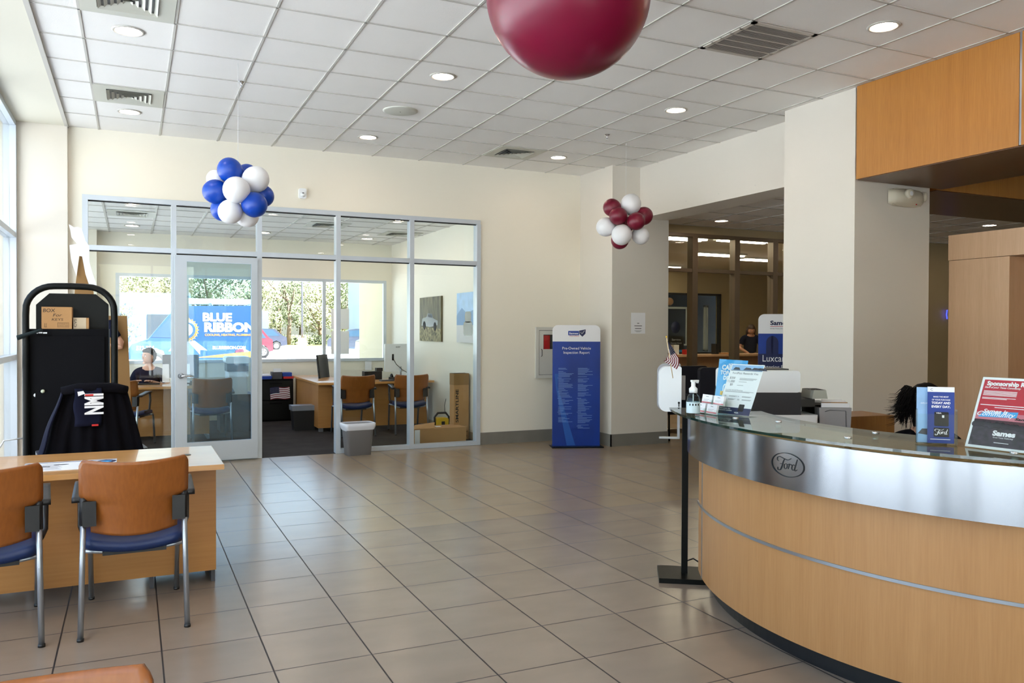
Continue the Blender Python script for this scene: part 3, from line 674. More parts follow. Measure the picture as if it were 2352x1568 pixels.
# ------------------------------------------------------------------ front desk (left)
t = thing('laminate_desk', 'maple laminate desk in the left foreground with two guest chairs', 'desk', (-.6, 5.4, 0))
b = MB(T(.6, -5.4, 0)).m(DESK); b.rbox(-1.3+.25, .482, 4.965, 5.79, .715, .745, .004, 'y', 2); b.obj('desktop', t)
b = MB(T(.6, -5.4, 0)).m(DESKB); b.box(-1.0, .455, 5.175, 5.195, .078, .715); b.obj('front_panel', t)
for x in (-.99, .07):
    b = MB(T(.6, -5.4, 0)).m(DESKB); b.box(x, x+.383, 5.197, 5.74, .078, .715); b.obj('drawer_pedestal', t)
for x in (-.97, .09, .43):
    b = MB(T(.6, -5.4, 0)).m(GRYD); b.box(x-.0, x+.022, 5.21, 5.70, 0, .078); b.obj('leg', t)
b = MB(T(.6, -5.4, 0)).m(BLK); b.cyl((.30, 5.42), .03, .7452, .7475, 20); b.obj('cable_grommet', t)
# mat on the desk
P = [atZ(62, 1065, .7485), atZ(268, 1054, .7485), atZ(262, 1075, .7485), atZ(30, 1083, .7485)]
b = MB().m(WHTP); b.box(-.56, -.085, 5.10, 5.42, .7455, .7485); b.m(PNAVY); b.box(-.56, -.085, 5.385, 5.40, .7485, .7492)
b.m(BLK)
for x, y, s in ((-.47, 5.25, .05), (-.22, 5.2, .06), (-.37, 5.3, .04)): b.lathe([(s, 0), (s*.7, .0006)], 14, T(x, y, .7485) @ Matrix.Scale(.4, 4, (0, 1, 0)))
b.m(PNAVY); b.lathe([(.055, 0), (.05, .0006)], 20, T(-.14, 5.33, .7485)); b.m(PCYAN); b.lathe([(.04, 0), (.02, .0012)], 20, T(-.14, 5.33, .7485))
b.m(GRYP)
for k in range(9): b.box(-.54, -.36-.01*(k % 3), 5.13+.025*k, 5.137+.025*k, .7485, .749)
b.obj('desk_mat', None, (-.32, 5.26, .7455), 'white printed mat with dark pictures lying on the front desk', 'mat')
# office chair with jacket and towel
t = thing('office_chair', 'black office chair with a dark jacket over its back, behind the front desk', 'chair', (-.25, 6.35, 0), RD(8))
b = MB().m(DKF)
def jk(u, v):
    a = (u-.5)*2; w = (.20+.125*(1-v)**.8+.0*v); x = a*w*(1 if abs(a) < .9 else .985)
    z = .62+.50*v-.03*abs(a)**3*(v); y = -.10-.06*cos(a*pi/2)+.018*sin(11*a+3*v)*(1-v)+.008*sin(23*a)
    return (x, y+.02*v, z)
b.sheet(jk, 40, 20, th=.03); b.tube([(-.20, -.12, 1.105), (-.1, -.135, 1.125), (.0, -.145, 1.125), (.12, -.135, 1.12), (.2, -.12, 1.10)], [.03, .035, .035, .035, .03], 10)
b.obj('draped_jacket', t)
b = MB().m(NAVY); b.sheet(lambda u, v: (-.19-.14*(1-v)-.03*(1-v)*u+.005*sin(9*v), -.145+.055*u, .62+.49*v), 6, 14, th=.01); b.obj('jacket_sleeve', t)
b = MB().m(BLK); b.rbox(-.2, .2, -.07, -.03, .6, 1.06, .06, 'y'); b.obj('backrest', t)
b = MB().m(BLK); b.rbox(-.25, .25, -.05, .42, .44, .52, .06, 'z'); b.obj('seat', t)
for s in (-1, 1):
    b = MB().m(GRYD); b.rbox(s*.30-.04, s*.30+.04, -.1, .16, .66, .685, .03, 'z'); b.tube([(s*.30, .03, .66), (s*.29, .03, .5), (s*.18, .05, .45)], .014, 8); b.obj('armrest', t)
b = MB().m(BLK); b.tube([(0, .18, .44), (0, .18, .09)], .03, 12); b.obj('gas_post', t)
for k in range(5):
    a = 2*pi*k/5; b = MB().m(BLK); b.tube([(0, .18, .1), (.27*cos(a), .18+.27*sin(a), .075)], [.025, .015], 8)
    b.ball((.27*cos(a), .18+.27*sin(a), .03), .03, 10); b.obj('castor_leg', t)
t = thing('folded_towel', 'dark blue towel with big white letters hung over the office chair back', 'towel', (-.27, 6.17, .87))
q = frame((0, 0, 0), (1, .06, 0), (.05, 0, 1))
b = MB(q).m(NAVY); b.sheet(lambda u, v: (-.085+.16*u+.006*sin(9*v), .255*v, .008*sin(5*u+2*v)), 8, 10, th=.006)
b.obj('towel_cloth', t)
b = MB(q @ T(.055, .075, .02) @ RZ(pi/2)).m(WHTP); b.text('NMI', T(.075, -.03, 0), .105, .14, bold=.04); b.M = q; b.m(RED); b.box(-.02, .03, .205, .217, .019, .022); b.box(.02, .06, .0, .012, .01, .014); b.m(WHTP); b.prism([(-.06, .205), (-.02, .222), (-.03, .24), (-.065, .235)], .019, .022); b.obj('lettering', t)
# black key cabinet with tubular loop frame
t = thing('steel_cabinet', 'tall black steel cabinet framed by a thick tubular loop, left', 'cabinet', (-.42, 7.1, 0))
b = MB(T(.42, -7.1, 0)).m(BLKM)
loop = [(-.715, 6.97, .02)]+[(-.715, 6.97, z) for z in (.5, 1.0, 1.45, 1.62)]
for k in range(1, 9): a = pi-pi/2*k/8; loop.append((-.53+.185*cos(a), 6.97, 1.66+.185*sin(a)))
loop.append((-.42, 6.97, 1.848))
lr = [(-.84-x, y, z) for x, y, z in loop[::-1][1:]]
b.tube(loop+lr, .024, 14); b.obj('tubular_loop', t)
b = MB(T(.42, -7.1, 0)).m(BLKM2); b.box(-.695, -.165, 6.99, 7.35, .05, 1.525); b.obj('cabinet_body', t)
b = MB(T(.42, -7.1, 0)).m(BLKM2); b.box(-.655, -.195, 6.97, 6.99, .12, 1.47); d = b.obj('door', t)
b = MB(T(.42, -7.1, 0)).m(WHT); b.lathe([(.014, 0), (.012, .008), (0, .01)], 16, T(-.655, 6.985, 1.03) @ RX(pi/2), cap=False); b.obj('key_lock', t)
b = MB(T(.42, -7.1, 0)).m(pm('ivory_knob', (190, 196, 170), .4)); b.lathe([(.006, 0), (.006, .01), (.014, .014), (.013, .024), (0, .027)], 16, T(-.605, 6.97, 1.06) @ RX(pi/2), cap=False); b.obj('knob', d)
b = MB(T(.42, -7.1, 0) @ T(-.665, 6.968, 1.49) @ UP).m(WHT); b.box(.022, .03, .0, .012, .023, .024); b.box(.034, .06, .002, .012, .023, .024); b.box(.064, .09, .0, .01, .023, .024); b.lathe([(.009, .02), (.007, .024)], 12, T(.005, .007, 0)); b.obj('badge', t)
b = MB(T(.42, -7.1, 0) @ T(0, 7.2, 0)).m(BLKM); b.prism([(-.67, 1.525), (-.17, 1.525), (-.17, 1.72), (-.26, 1.80), (-.58, 1.80), (-.67, 1.71)], 0, .02, lambda a, c, d_: (a, d_, c)); b.obj('top_fin_panel', t)
b = MB(T(.42, -7.1, 0)).m(pm('teal_cloth', (10, 26, 28), .9)); b.sheet(lambda u, v: (-.77+.16*u, 6.92+.03*v, 1.475+.055*u-.02*(1-u)*v), 6, 4, th=.02); b.obj('folded_cloth', t)
q = T(-.51, 7.06, 1.5255)
b = MB(q).m(CARD); b.box(-.105, .095, -.07, .07, 0, .165); b.M = q @ T(0, -.0702, 0) @ UP; b.m(INK)
b.text('BOX', T(-.055, .125, .0008), .027, .08, shear=.12, bold=-.0); b.text('For', T(.0, .093, .0008), .022, .06, shear=.2); b.text('KEYS', T(.0, .062, .0008), .018, .075, shear=.1)
for x0, x1, y0, y1 in ((-.085, -.083, .015, .042), (-.075, -.073, .015, .042), (-.088, -.07, .013, .015), (0, .075, .046, .0475), (0, .075, .012, .0135), (0, .0015, .012, .047), (.0735, .075, .012, .047)): b.box(x0, x1, y0, y1, 0, .0008)
b.text('CHARGED IN', T(.037, .034, .0006), .007, .06); b.text('WORKING ORDER', T(.037, .019, .0006), .007, .064)
b.obj('cardboard_box', None, (-.51, 7.06, 1.5255), 'cardboard box marked BOX FOR KEYS on top of the black cabinet', 'box')
q = T(-.355, 7.07, 1.5255)
b = MB(q).m(CARD); b.box(-.05, .052, -.05, .06, 0, .085); b.m(TAPE); b.box(-.052, .035, -.0515, .0, 0.0, .086); b.M = q @ T(0, -.052, 0) @ UP @ T(-.03, .045, 0) @ RZ(pi/2); b.m(INK); b.text('CVS', T(0, 0, .0006), .018, .06)
b.obj('cardboard_box', None, (-.355, 7.07, 1.5255), 'small taped cardboard box right of the larger box on the cabinet', 'box')
b = MB().m(WHT); b.tube([(-.93, 6.9, .30), (-.90, 6.95, .62), (-.86, 7.0, .70), (-.74, 7.02, .71)], .006, 8)
b.tube([(-.93, 6.9, .30), (-.95, 6.9, .0)], .006, 8); b.obj('white_cable', None, (-.93, 6.9, 0), 'thin white cable looping up to the left side of the black cabinet', 'cable')
# standee
t = thing('cardboard_standee', 'white cut-out standee with brown backing leaning behind the black cabinet', 'standee', (-.42, 8.6, 0))
pts = [(620, 450), (665, 480), (700, 475), (735, 490), (770, 600), (805, 650), (805, 790), (830, 880), (870, 1000), (800, 990), (770, 900), (740, 740), (710, 735), (690, 920), (665, 850), (640, 760), (625, 640), (695, 628), (645, 570), (635, 510)]
W3 = [atY(x/3.92, 400+y/3.92, 8.6) for x, y in pts]
b = MB(T(.42, -8.6, 0)).m(WHTP); b.prism([(p.x, p.z) for p in W3][::-1], 8.585, 8.60, lambda a, c, d_: (a-.0, d_+.0, c)); b.obj('cut_out_figure', t)
W3 = [atY(x, y, 8.63) for x, y in ((183, 584), (190, 590), (214, 660), (240, 1000), (150, 1000), (172, 665))]
b = MB(T(.42, -8.6, 0)).m(CARDD); b.prism([(p.x, p.z) for p in W3], 8.62, 8.65, lambda a, c, d_: (a, d_, c)); b.box(-.52, -.30, 8.5, 8.75, 0, .52); b.obj('support_strut', t)
t = thing('cardboard_cutout', 'tall brown cardboard sheet with a printed arm right behind the black cabinet', 'cardboard', (-.1, 8.5, 0))
b = MB().m(CARDD); W3 = [atY(x, y, 8.5)-Vector((-.1, 8.5, 0)) for x, y in ((235, 725), (292, 725), (304, 1000), (235, 1003))]
b.prism([(p.x, p.z) for p in W3][::-1], 0, .03, lambda a, c, d_: (a, d_, c)); b.box(W3[2].x-.22, W3[2].x-.005, 0, .03, 0, W3[2].z); b.obj('board', t)
b = MB(Matrix()).m(NAVY); A = [atY(x, y, 8.47)-Vector((-.1, 8.5, 0)) for x, y in ((250, 735), (258, 760), (268, 775))]
b.tube([A[0], A[1], A[2]], [.05, .048, .045], 12); b.m(SKIN2); A = [atY(x, y, 8.47)-Vector((-.1, 8.5, 0)) for x, y in ((268, 776), (277, 788), (278, 794), (255, 797))]
b.tube(A, [.036, .034, .034, .032], 12); b.obj('printed_arm', t)

# ------------------------------------------------------------------ reception counter
CX, CY = 4.62, 2.87; A0, A1 = RD(146), RD(300)
t = thing('reception_counter', 'curved wood reception counter with brushed steel band and glass top', 'reception counter', (CX, CY, 0))
b = MB().m(KICK); b.arc(1.55, 1.80, 0, .10, A0, A1, 90); b.obj('toe_kick', t)
b = MB().m(VEN); b.arc(1.83, 1.87, .10, .503, A0, A1, 120); b.obj('lower_wood_panel', t)
b = MB().m(VEN); b.arc(1.83, 1.87, .517, .83, A0, A1, 120); b.obj('upper_wood_panel', t)
b = MB().m(SILV); b.arc(1.835, 1.877, .503, .517, A0, A1, 120); b.obj('metal_strip', t)
b = MB().m(SILV); a = RD(151.3); b.arc(1.868, 1.873, .10, .83, a-.004, a+.004, 1); b.obj('corner_trim', t)
b = MB().m(STEEL); b.arc(1.925, 1.94, .815, 1.035, A0, A1, 160); bd = b.obj('steel_band', t)
for p in bd.data.polygons: p.use_smooth = False
bd.data.shade_smooth() if hasattr(bd.data, 'shade_smooth') else None
try: bd.data.set_sharp_from_angle(angle=RD(40))
except Exception: pass
b = MB().m(VEN); b.arc(1.45, 1.925, 1.005, 1.03, A0, A1, 100); b.obj('wood_cap', t)
b = MB().m(VEN); b.arc(1.45, 1.48, .0, 1.005, A0, A1, 100); b.obj('inner_panel', t)
b = MB().m(VEN); b.arc(1.05, 1.45, .72, .75, RD(80), A1, 100); b.arc(1.45, 1.80, .72, .75, RD(80), A0, 40); b.arc(1.10, 1.78, 0, .72, RD(84), RD(86), 2); b.arc(1.10, 1.78, 0, .72, RD(143), RD(145), 2); b.obj('work_surface', t)
b = MB().m(GTOP); b.arc(1.55, 2.05, 1.063, 1.075, RD(148), A1, 160)
# green edge: the arc's outer and inner side faces
b.m(GEDGE)
n = 160
for i in range(len(b.f)):
    if i < n*4 and i % 4 in (1, 3): b.mi[i] = b.cur
b.mi[n*4] = b.cur
b.obj('glass_top', t)
for (px, py, R) in ((1947, 1005, 1.78), (2016, 993, 1.62), (1788, 968, 1.64), (2330, 1040, 1.9), (1690, 960, 1.9)):
    p = atZ(px, py, 1.075)-Vector((CX, CY, 0)); ang = math.atan2(p.y, p.x); R = min(max(p.xy.length, 1.62), 1.88)
    b = MB(T(R*cos(ang), R*sin(ang), 0)).m(CHROME); b.lathe([(.014, 1.03), (.014, 1.062)], 16); b.lathe([(.016, 1.0755), (.016, 1.08), (0, 1.0805)], 16, cap=False); b.obj('glass_standoff', t)
# steel oval emblem on the band, lettering raised
th0 = math.atan2(2.79-CY, 2.69-CX)
def onband(u, v, d):      # u metres to the right along the band, v up, d outwards
    a = th0+u/1.94; R = 1.94+d; return (R*cos(a), R*sin(a), .925+v)
b = MB().m(INK)
n = 64; vs = []; fs = []
for i in range(n):
    q = 2*pi*i/n
    for (k, d) in ((1.0, .0004), (.965, .0004), (1.0, .004), (.965, .004)): vs.append(onband(.097*k*cos(q), .054*k*sin(q), d))
for i in range(n):
    j = (i+1) % n
    for a_, c_ in ((0, 1), (1, 3), (3, 2), (2, 0)): fs.append((i*4+a_, i*4+c_, j*4+c_, j*4+a_))
b.add(vs, fs, False)
def strokes(b, sc, wd):
    """flowing script lettering drawn with pen strokes, width about 2.4 * sc"""
    def cr(P, n=7):
        o = []
        for i in range(len(P)-1):
            p0, p1, p2, p3 = P[max(i-1, 0)], P[i], P[i+1], P[min(i+2, len(P)-1)]
            for k in range(n):
                t = k/n; o.append(tuple(.5*((2*p1[c])+(-p0[c]+p2[c])*t+(2*p0[c]-5*p1[c]+4*p2[c]-p3[c])*t*t+(-p0[c]+3*p1[c]-3*p2[c]+p3[c])*t**3) for c in (0, 1)))
        return o+[tuple(P[-1])]
    S_ = [([(-.95, .22), (-1.12, .30), (-1.10, .52), (-.80, .60), (-.40, .50), (0, .44), (.28, .56), (.35, .62)], 1.0), ([(-.35, .48), (-.50, .20), (-.62, -.15), (-.80, -.45), (-1.05, -.48), (-1.08, -.28)], 1.3),
          ([(-.85, .02), (-.60, .06), (-.38, .02)], .7),
          ([(-.18, .12), (-.36, .02), (-.38, -.22), (-.24, -.30), (-.08, -.16), (-.08, .06), (-.18, .12), (.02, .06)], .9), ([(.02, .06), (.16, .14), (.12, -.05), (.04, -.28)], 1.1), ([(.12, -.05), (.24, .12), (.36, .12), (.38, .04)], .8),
          ([(.74, .08), (.58, .14), (.44, -.02), (.44, -.24), (.58, -.30), (.74, -.08)], .9), ([(.98, .62), (.84, .20), (.70, -.22), (.80, -.32), (.98, -.20)], 1.1)]
    for P, w_ in S_:
        C_ = cr(P); m_ = len(C_); v = []; f = []
        for i, p in enumerate(C_):
            a, c = C_[max(i-1, 0)], C_[min(i+1, m_-1)]; d = Vector((c[0]-a[0], c[1]-a[1])); d = d.normalized() if d.length else Vector((1, 0)); n_ = Vector((-d.y, d.x))
            hw = wd*w_*(.35+.65*sin(pi*min(1, (i+.8)/(m_)))**.6)*(1.1-.6*abs(d.x)); q = Vector(p)
            for sg in (1, -1): r_ = q+n_*hw*sg; v.append((r_.x*sc, r_.y*sc, 0))
        for i in range(m_-1): f.append((2*i, 2*i+1, 2*i+3, 2*i+2))
        b.add(v, f, False)
b2 = MB().m(INK); strokes(b2, .056, .055); b.add([onband(v[0]+.003, v[1]-.002, .0012) for v in b2.v], b2.f, False)
b.obj('oval_emblem', bd)
# ------------------------------------------------------------------ sanitiser stand
t = thing('sanitiser_stand', 'white hand sanitiser dispenser on a black pole stand beside the counter', 'sanitiser stand', (3.10, 4.09, 0), RD(-33))
b = MB().m(BLKM); b.box(-.16, .16, -.14, .14, 0, .03); b.obj('base_plate', t)
b = MB().m(BLKM); b.box(-.019, .019, -.012, .012, .03, 1.05); b.obj('pole', t)
b = MB().m(WHT); b.rbox(-.165, -.03, -.075, .045, 1.035, 1.31, (.01, .05, .045, .01), 'y', n=8); b.obj('dispenser_body', t)
b = MB().m(GRYP); b.rbox(-.172, -.028, .045, .06, 1.03, 1.325, (.01, .05, .045, .01), 'y', n=8); b.box(-.03, 0, .02, .05, 1.1, 1.25); b.obj('back_plate', t)
b = MB().m(BLK); b.M = T(-.045, -.0755, 1.09) @ UP; b.lathe([(.007, 0), (.006, .002)], 12, cap=True); b.box(-.003, .003, -.025, 0, 0, .002); b.obj('keyhole', t)
b = MB().m(SILV); b.box(-.05, -.035, -.02, -.005, .87, 1.035); b.box(-.16, -.035, -.02, -.005, .862, .874); b.obj('drip_bracket', t)
b = MB().m(BLK); b.tube([(3.22, 4.2, .006), (3.24, 4.28, .03), (3.30, 4.26, .05), (3.33, 4.18, .02), (3.42, 4.16, .006)], .005, 6); b.obj('power_cord', None, (3.3, 4.2, 0), 'short black cord looped on the floor between stand base and counter', 'cord')
# little flag
t = thing('small_flag', 'small american stick flag stuck on top of the sanitiser dispenser', 'flag', tuple(atY(1551, 868, 3.98)))
O = Vector(t.location)
def rel(px, py, y=3.98): return atY(px, py, y)-O
b = MB().m(pm('flag_stick', (214, 190, 150), .5)); b.tube([rel(1545.5, 868), rel(1531, 775)], .0028, 8); b.obj('stick', t)
b = MB().m(pm('gold_tip', (220, 180, 60), .3, .6)); b.ball(rel(1530.8, 773.5), .005, 8, sc=(1, 1, 1.6)); b.obj('finial', t)
TL, TR, BL, BR = rel(1533, 783), rel(1558, 815), rel(1526, 829), rel(1551, 847)
TL = rel(1533, 782); HL = rel(1536, 812); FR = rel(1560, 828); END1 = rel(1526, 829); END2 = rel(1554, 848)
# hoist edge runs from TL down the stick to HL; fly edge from END2 (top corner) to END1 (bottom corner)
def fl(u, v):   # u hoist->fly, v top->bottom
    top = TL.lerp(rel(1561, 822), min(u, .6)/.6) if u < .6 else rel(1561, 822).lerp(END2, (u-.6)/.4)
    bot = HL.lerp(END1, u)+Vector((0, 0, -.006*sin(pi*u)))
    p = top.lerp(bot, v); return p+Vector((0, -.008*sin(3.0*u*pi+v)*(.3+u), 0))
RS = pm('flag_red', (120, 18, 40), .7); NV = pm('flag_navy', (14, 18, 58), .7)
b = MB()
for k in range(13):
    b.m(RS if k % 2 == 0 else WHTP); v0, v1 = k/13, (k+1)/13
    u0 = .42 if k < 7 else 0
    b.sheet(lambda u, v: fl(u0+(1-u0)*u, v0+(v1-v0)*v), 12, 1)
b.m(NV); b.sheet(lambda u, v: fl(.42*u, 7/13*v), 8, 6)
b.m(WHTP)
for i in range(6):
    for j in range(5):
        c = fl(.42*(i+.6)/6.2, 7/13*(j+.6)/5.2)+Vector((0, -.0012, 0)); b.box(c.x-.0009, c.x+.0009, c.y-.0006, c.y, c.z-.0009, c.z+.0009)
b.obj('flag_cloth', t)
# ------------------------------------------------------------------ things on the glass top
GZ = 1.0755
def sign(name, label, cat, BLp, BRp, TLp, TRp, build, back=True, acrylic=.004):
    mid_b = (BLp+BRp)/2; t = thing(name, label, cat, tuple(mid_b))
    W = (BRp-BLp).length; Vv = (TLp+TRp)/2-mid_b; H = Vv.length
    M = frame((0, 0, 0), BRp-BLp, Vv)
    b = MB(M); build(b, W, H); b.obj('printed_sheet', t)
    b = MB(M).m(GLASS); b.box(-W/2-.002, W/2+.002, 0, H+.002, .0012, .0028)
    if back:
        b.M = Matrix(); n_ = M.to_3x3() @ Vector((0, 0, -1)); n_.z = 0; n_.normalize(); u_ = (BRp-BLp).normalized()
        c = [u_*(-W/2), u_*(W/2), u_*(W/2)+n_*.07, u_*(-W/2)+n_*.07]
        b.add([tuple(p+Vector((0, 0, z))) for z in (.0005, .0025) for p in c], [(3, 2, 1, 0), (4, 5, 6, 7), (0, 1, 5, 4), (1, 2, 6, 5), (2, 3, 7, 6), (3, 0, 4, 7)])
    b.obj('acrylic_holder', t); return t
def white_sign(b, W, H):
    b.m(WHTP); b.box(-W/2, W/2, 0, H, -.001, 0)
    b.m(PLBL); b.box(-W/2+.005, W/2-.005, H*.875, H*.985, 0, .0004)
    b.m(DKC)
    for x, s in ((-.42, .025), (-.1, .03), (.12, .04), (.3, .035)): b.prism([(W*x, H*.885), (W*x+s*2, H*.885), (W*x+s*1.6, H*.93), (W*x+s*.5, H*.94)], .0004, .0007)
    b.m(GRYD); b.box(-W/2+.005, W/2-.005, H*.868, H*.878, 0, .0004)
    b.text('FordPass Rewards Visa', T(0, H*.80, .0005), .0115, W*.78)
    b.text('$300', T(-W*.43, H*.70, .0005), .013, None, 'L'); b.text('11,000', T(-W*.46, H*.63, .0005), .013, None, 'L'); b.text('$0', T(-W*.36, H*.565, .0005), .013, None, 'L')
    b.text('Everyday Special Financing', T(-W*.44, H*.47, .0005), .006, W*.52, 'L')
    b.m(GRYP)
    for y, x0, x1 in ((.715, -.12, .4), (.70, -.12, .38), (.685, -.12, .3), (.645, -.12, .12), (.575, -.14, .05), (.45, -.44, .42), (.438, -.44, .3), (.36, -.28, -.02), (.348, -.28, -.08), (.36, .12, .4), (.348, .12, .36), (.30, -.28, -.05), (.288, -.28, -.1), (.30, .14, .42), (.288, .14, .4)):
        b.box(W*x0, W*x1, H*y, H*y+.0022, 0, .0004)
    b.m(GRYD)
    for x, y, s in ((-.42, .345, '5%'), (.0, .345, '%'), (-.42, .285, '3%'), (.0, .285, '10%')): b.text(s, T(W*x, H*y, .0005), .008, None, 'L')
    b.m(PNAVY); b.box(-W/2, W/2, H*.005, H*.14, 0, .0004); b.m(WHTP)
    b.text('Save every day', T(-W*.45, H*.10, .0008), .0075, W*.34, 'L', bold=.02); b.text('Reserved for cardholders', T(-W*.45, H*.065, .0008), .0075, W*.4, 'L', bold=.02)
    b.text('VISA', T(W*.10, H*.03, .0008), .008, .03, bold=.02); b.m(INK); b.rbox(W*.12, W*.28, H*.07, H*.21, .0004, .0012, .004)
sign('countertop_sign', 'white rewards card sign in acrylic holder leaning on the glass counter', 'sign', atZ(1645, 948, GZ+.003), atZ(1720, 956, GZ+.003), atZ(1678, 836, 1.345), atZ(1749, 838, 1.345), white_sign)
def blue_sign(b, W, H):
    b.m(PCYAN); b.box(-W/2, W/2, 0, H, -.001, 0); b.m(WHTP)
    b.text("WE'RE A", T(0, H*.885, .0005), .012, W*.3, bold=.03); b.text('CARFAX', T(-W*.0, H*.80, .0005), .026, W*.74, bold=.05); b.text('TOP-RATED', T(0, H*.70, .0005), .022, W*.8, bold=.05); b.text('DEALER', T(0, H*.60, .0005), .022, W*.55, bold=.05)
    b.rbox(-W*.25, W*.25, H*.12, H*.52, 0, .0004, .02); b.m(PCYAN); b.rbox(-W*.22, W*.22, H*.14, H*.50, .0003, .0007, .018)
    b.m(YEL); b.box(-W*.32, W*.32, H*.29, H*.37, .0006, .001); b.m(PNAVY); b.text('Highest Quality', T(0, H*.325, .0012), .007, W*.5)
    b.m(WHTP); b.text('TOP', T(0, H*.44, .0012), .012, None); b.text('RATED', T(0, H*.22, .0012), .012, None)
tl, tr = atZ(1643, 825, 1.3625), atZ(1707, 829, 1.3625); k = Vector((-.045, -.04, 0))
bl, br = tl+k, tr+k; bl.z = br.z = GZ+.003
k = Vector((.0, .0, 0))
sign('countertop_sign', 'cyan rating sign standing behind the white rewards sign', 'sign', bl, br, tl, tr, blue_sign)
def red_sign(b, W, H):
    b.m(WHTP); b.box(-W/2, W/2, 0, H, -.001, 0); b.m(REDP); b.box(-W*.46, W*.46, H*.50, H*.965, 0, .0004)
    b.m(pm('crowd_photo', (56, 46, 58), .5, var=.9, vscale=(60, 60, 60))); b.box(-W*.46, W*.46, H*.035, H*.40, 0, .0004)
    b.m(PINK); b.box(-W*.46, W*.46, H*.33, H*.50, 0, .0004); b.m(pm('crowd_photo_2', (50, 42, 56), .5, var=.9, vscale=(40, 40, 40)))
    random.seed(5)
    for i in range(22): b.lathe([(.012, .0004), (.01, .0006)], 8, T(-W*.44+W*.88*i/21, H*(.31+.03*random.random()), 0))
    b.m(WHTP); b.text('Sponsorship Request', T(-W*.41, H*.885, .0006), .0175, W*.84, 'L', bold=.045)
    b.text('Start of your Texas Community', T(-W*.43, H*.845, .0006), .0075, W*.55, 'L', shear=.2, bold=.02)
    for y in (.80, .785, .77, .755, .74, .705, .69): b.box(-W*.43, W*(.08 if y > .7 else -.05), H*y, H*y+.0022, 0, .0007)
    b.box(-W*.43, W*.40, H*.60, H*.61, 0, .0007); b.box(-W*.2, W*.25, H*.57, H*.58, 0, .0007)
    b.m(PCYAN); b.prism([(-W*.42, H*.43), (W*.16, H*.45), (W*.17, H*.53), (-W*.35, H*.51)], .0003, .0008)
    b.m(WHTP); b.text('Sames is', T(-W*.36, H*.495, .0012), .015, W*.38, 'L', shear=.25, bold=.03); b.text('Community', T(-W*.44, H*.45, .0014), .019, W*.58, 'L', shear=.4, bold=.01)
    b.text('Sames', T(W*.04, H*.19, .0012), .02, W*.34, bold=.05); b.text('Great Texas Dealership', T(W*.04, H*.155, .0012), .006, W*.3); b.box(-W*.08, W*.14, H*.09, H*.098, .0004, .0008)
    b.m(INK); b.text('Sames', T(W*.27, H*.42, .0012), .010, W*.26, shear=.25, bold=.03)
sign('countertop_sign', 'red and white sponsorship request sign at the right end of the counter', 'sign', atZ(2216, 1024, GZ+.003), atZ(2370, 1043, GZ+.003), atZ(2243, 865, 1.347), atZ(2392, 873, 1.347), red_sign)
# brochure holder with two brochures
bl, br, tl, tr = atZ(2105, 1017, GZ+.003), atZ(2198, 1021, GZ+.003), atZ(2111, 891, 1.302), atZ(2205, 895, 1.302)
t = thing('brochure_holder', 'clear acrylic brochure holder on the glass counter beside the red sign', 'holder', tuple((bl+br)/2)); H = .225; W = (br-bl).length
M = frame((0, 0, 0), br-bl, (0, .03, 1)); MBH = M
b = MB(M).m(GLASS); b.box(-W/2, W/2, 0, .004, -.03, .012); b.box(-W/2, W/2, 0, .12, .010, .0125); b.box(-W/2, -W/2+.002, 0, .14, -.03, .012); b.box(W/2-.002, W/2, 0, .14, -.03, .012); b.box(-W/2, W/2, 0, .2, -.032, -.03); b.obj('acrylic_pocket', t)
c = (bl+br)/2
for nm, x, z0, lab in ((-.032, -.032, -.012, 'light blue brochure standing at the back left of the acrylic holder'), (.014, .014, .002, 'dark blue rewards brochure in front in the acrylic holder')):
    o = c+(M.to_3x3() @ Vector((x, .004, z0))); b = MB(T(*o) @ M)
    if x < 0:
        b.m(PLBL); b.box(-.04, .045, 0, .222, -.003, .003); b.m(WHTP); b.text('EXPLORE MORE', T(.0, .155, .0034), .006, .05); b.m(DKC); b.prism([(-.035, .035), (.0, .03), (.03, .04), (.02, .055), (-.02, .055)], .003, .0034)
    else:
        b.m(PBLUE); b.box(-.048, .048, 0, .205, -.004, .004); b.m(WHTP); b.box(-.048, .048, .205, .225, -.004, .004)
        b.text('MAKE THE MOST', T(0, .183, .0044), .0055, .055, bold=.02); b.text('OF YOUR PURCHASE', T(0, .171, .0044), .0055, .066, bold=.02); b.text('TODAY AND', T(0, .157, .0044), .0085, .068, bold=.04); b.text('EVERY DAY.', T(0, .142, .0044), .0085, .068, bold=.04)
        b.m(INK); b.rbox(-.024, .028, .068, .125, .004, .0044, .004); b.m(WHTP); b.text('VISA', T(-.008, .118, .0048), .005, .02, bold=.03); b.box(.004, .012, .102, .112, .0044, .0047)
        b.m(INK); b.rbox(-.026, .03, .025, .062, .004, .0044, .004); b.m(WHTP); MS = b.M; b.M = MS @ T(.003, .043, .0048); strokes(b, .0215, .075); b.M = MS; b.box(-.038, .034, .014, .0165, .004, .0044)
        b.m(PNAVY); b.text('C', T(-.034, .21, .0044), .009)
    b.obj('brochure', None, tuple(o), lab, 'brochure')
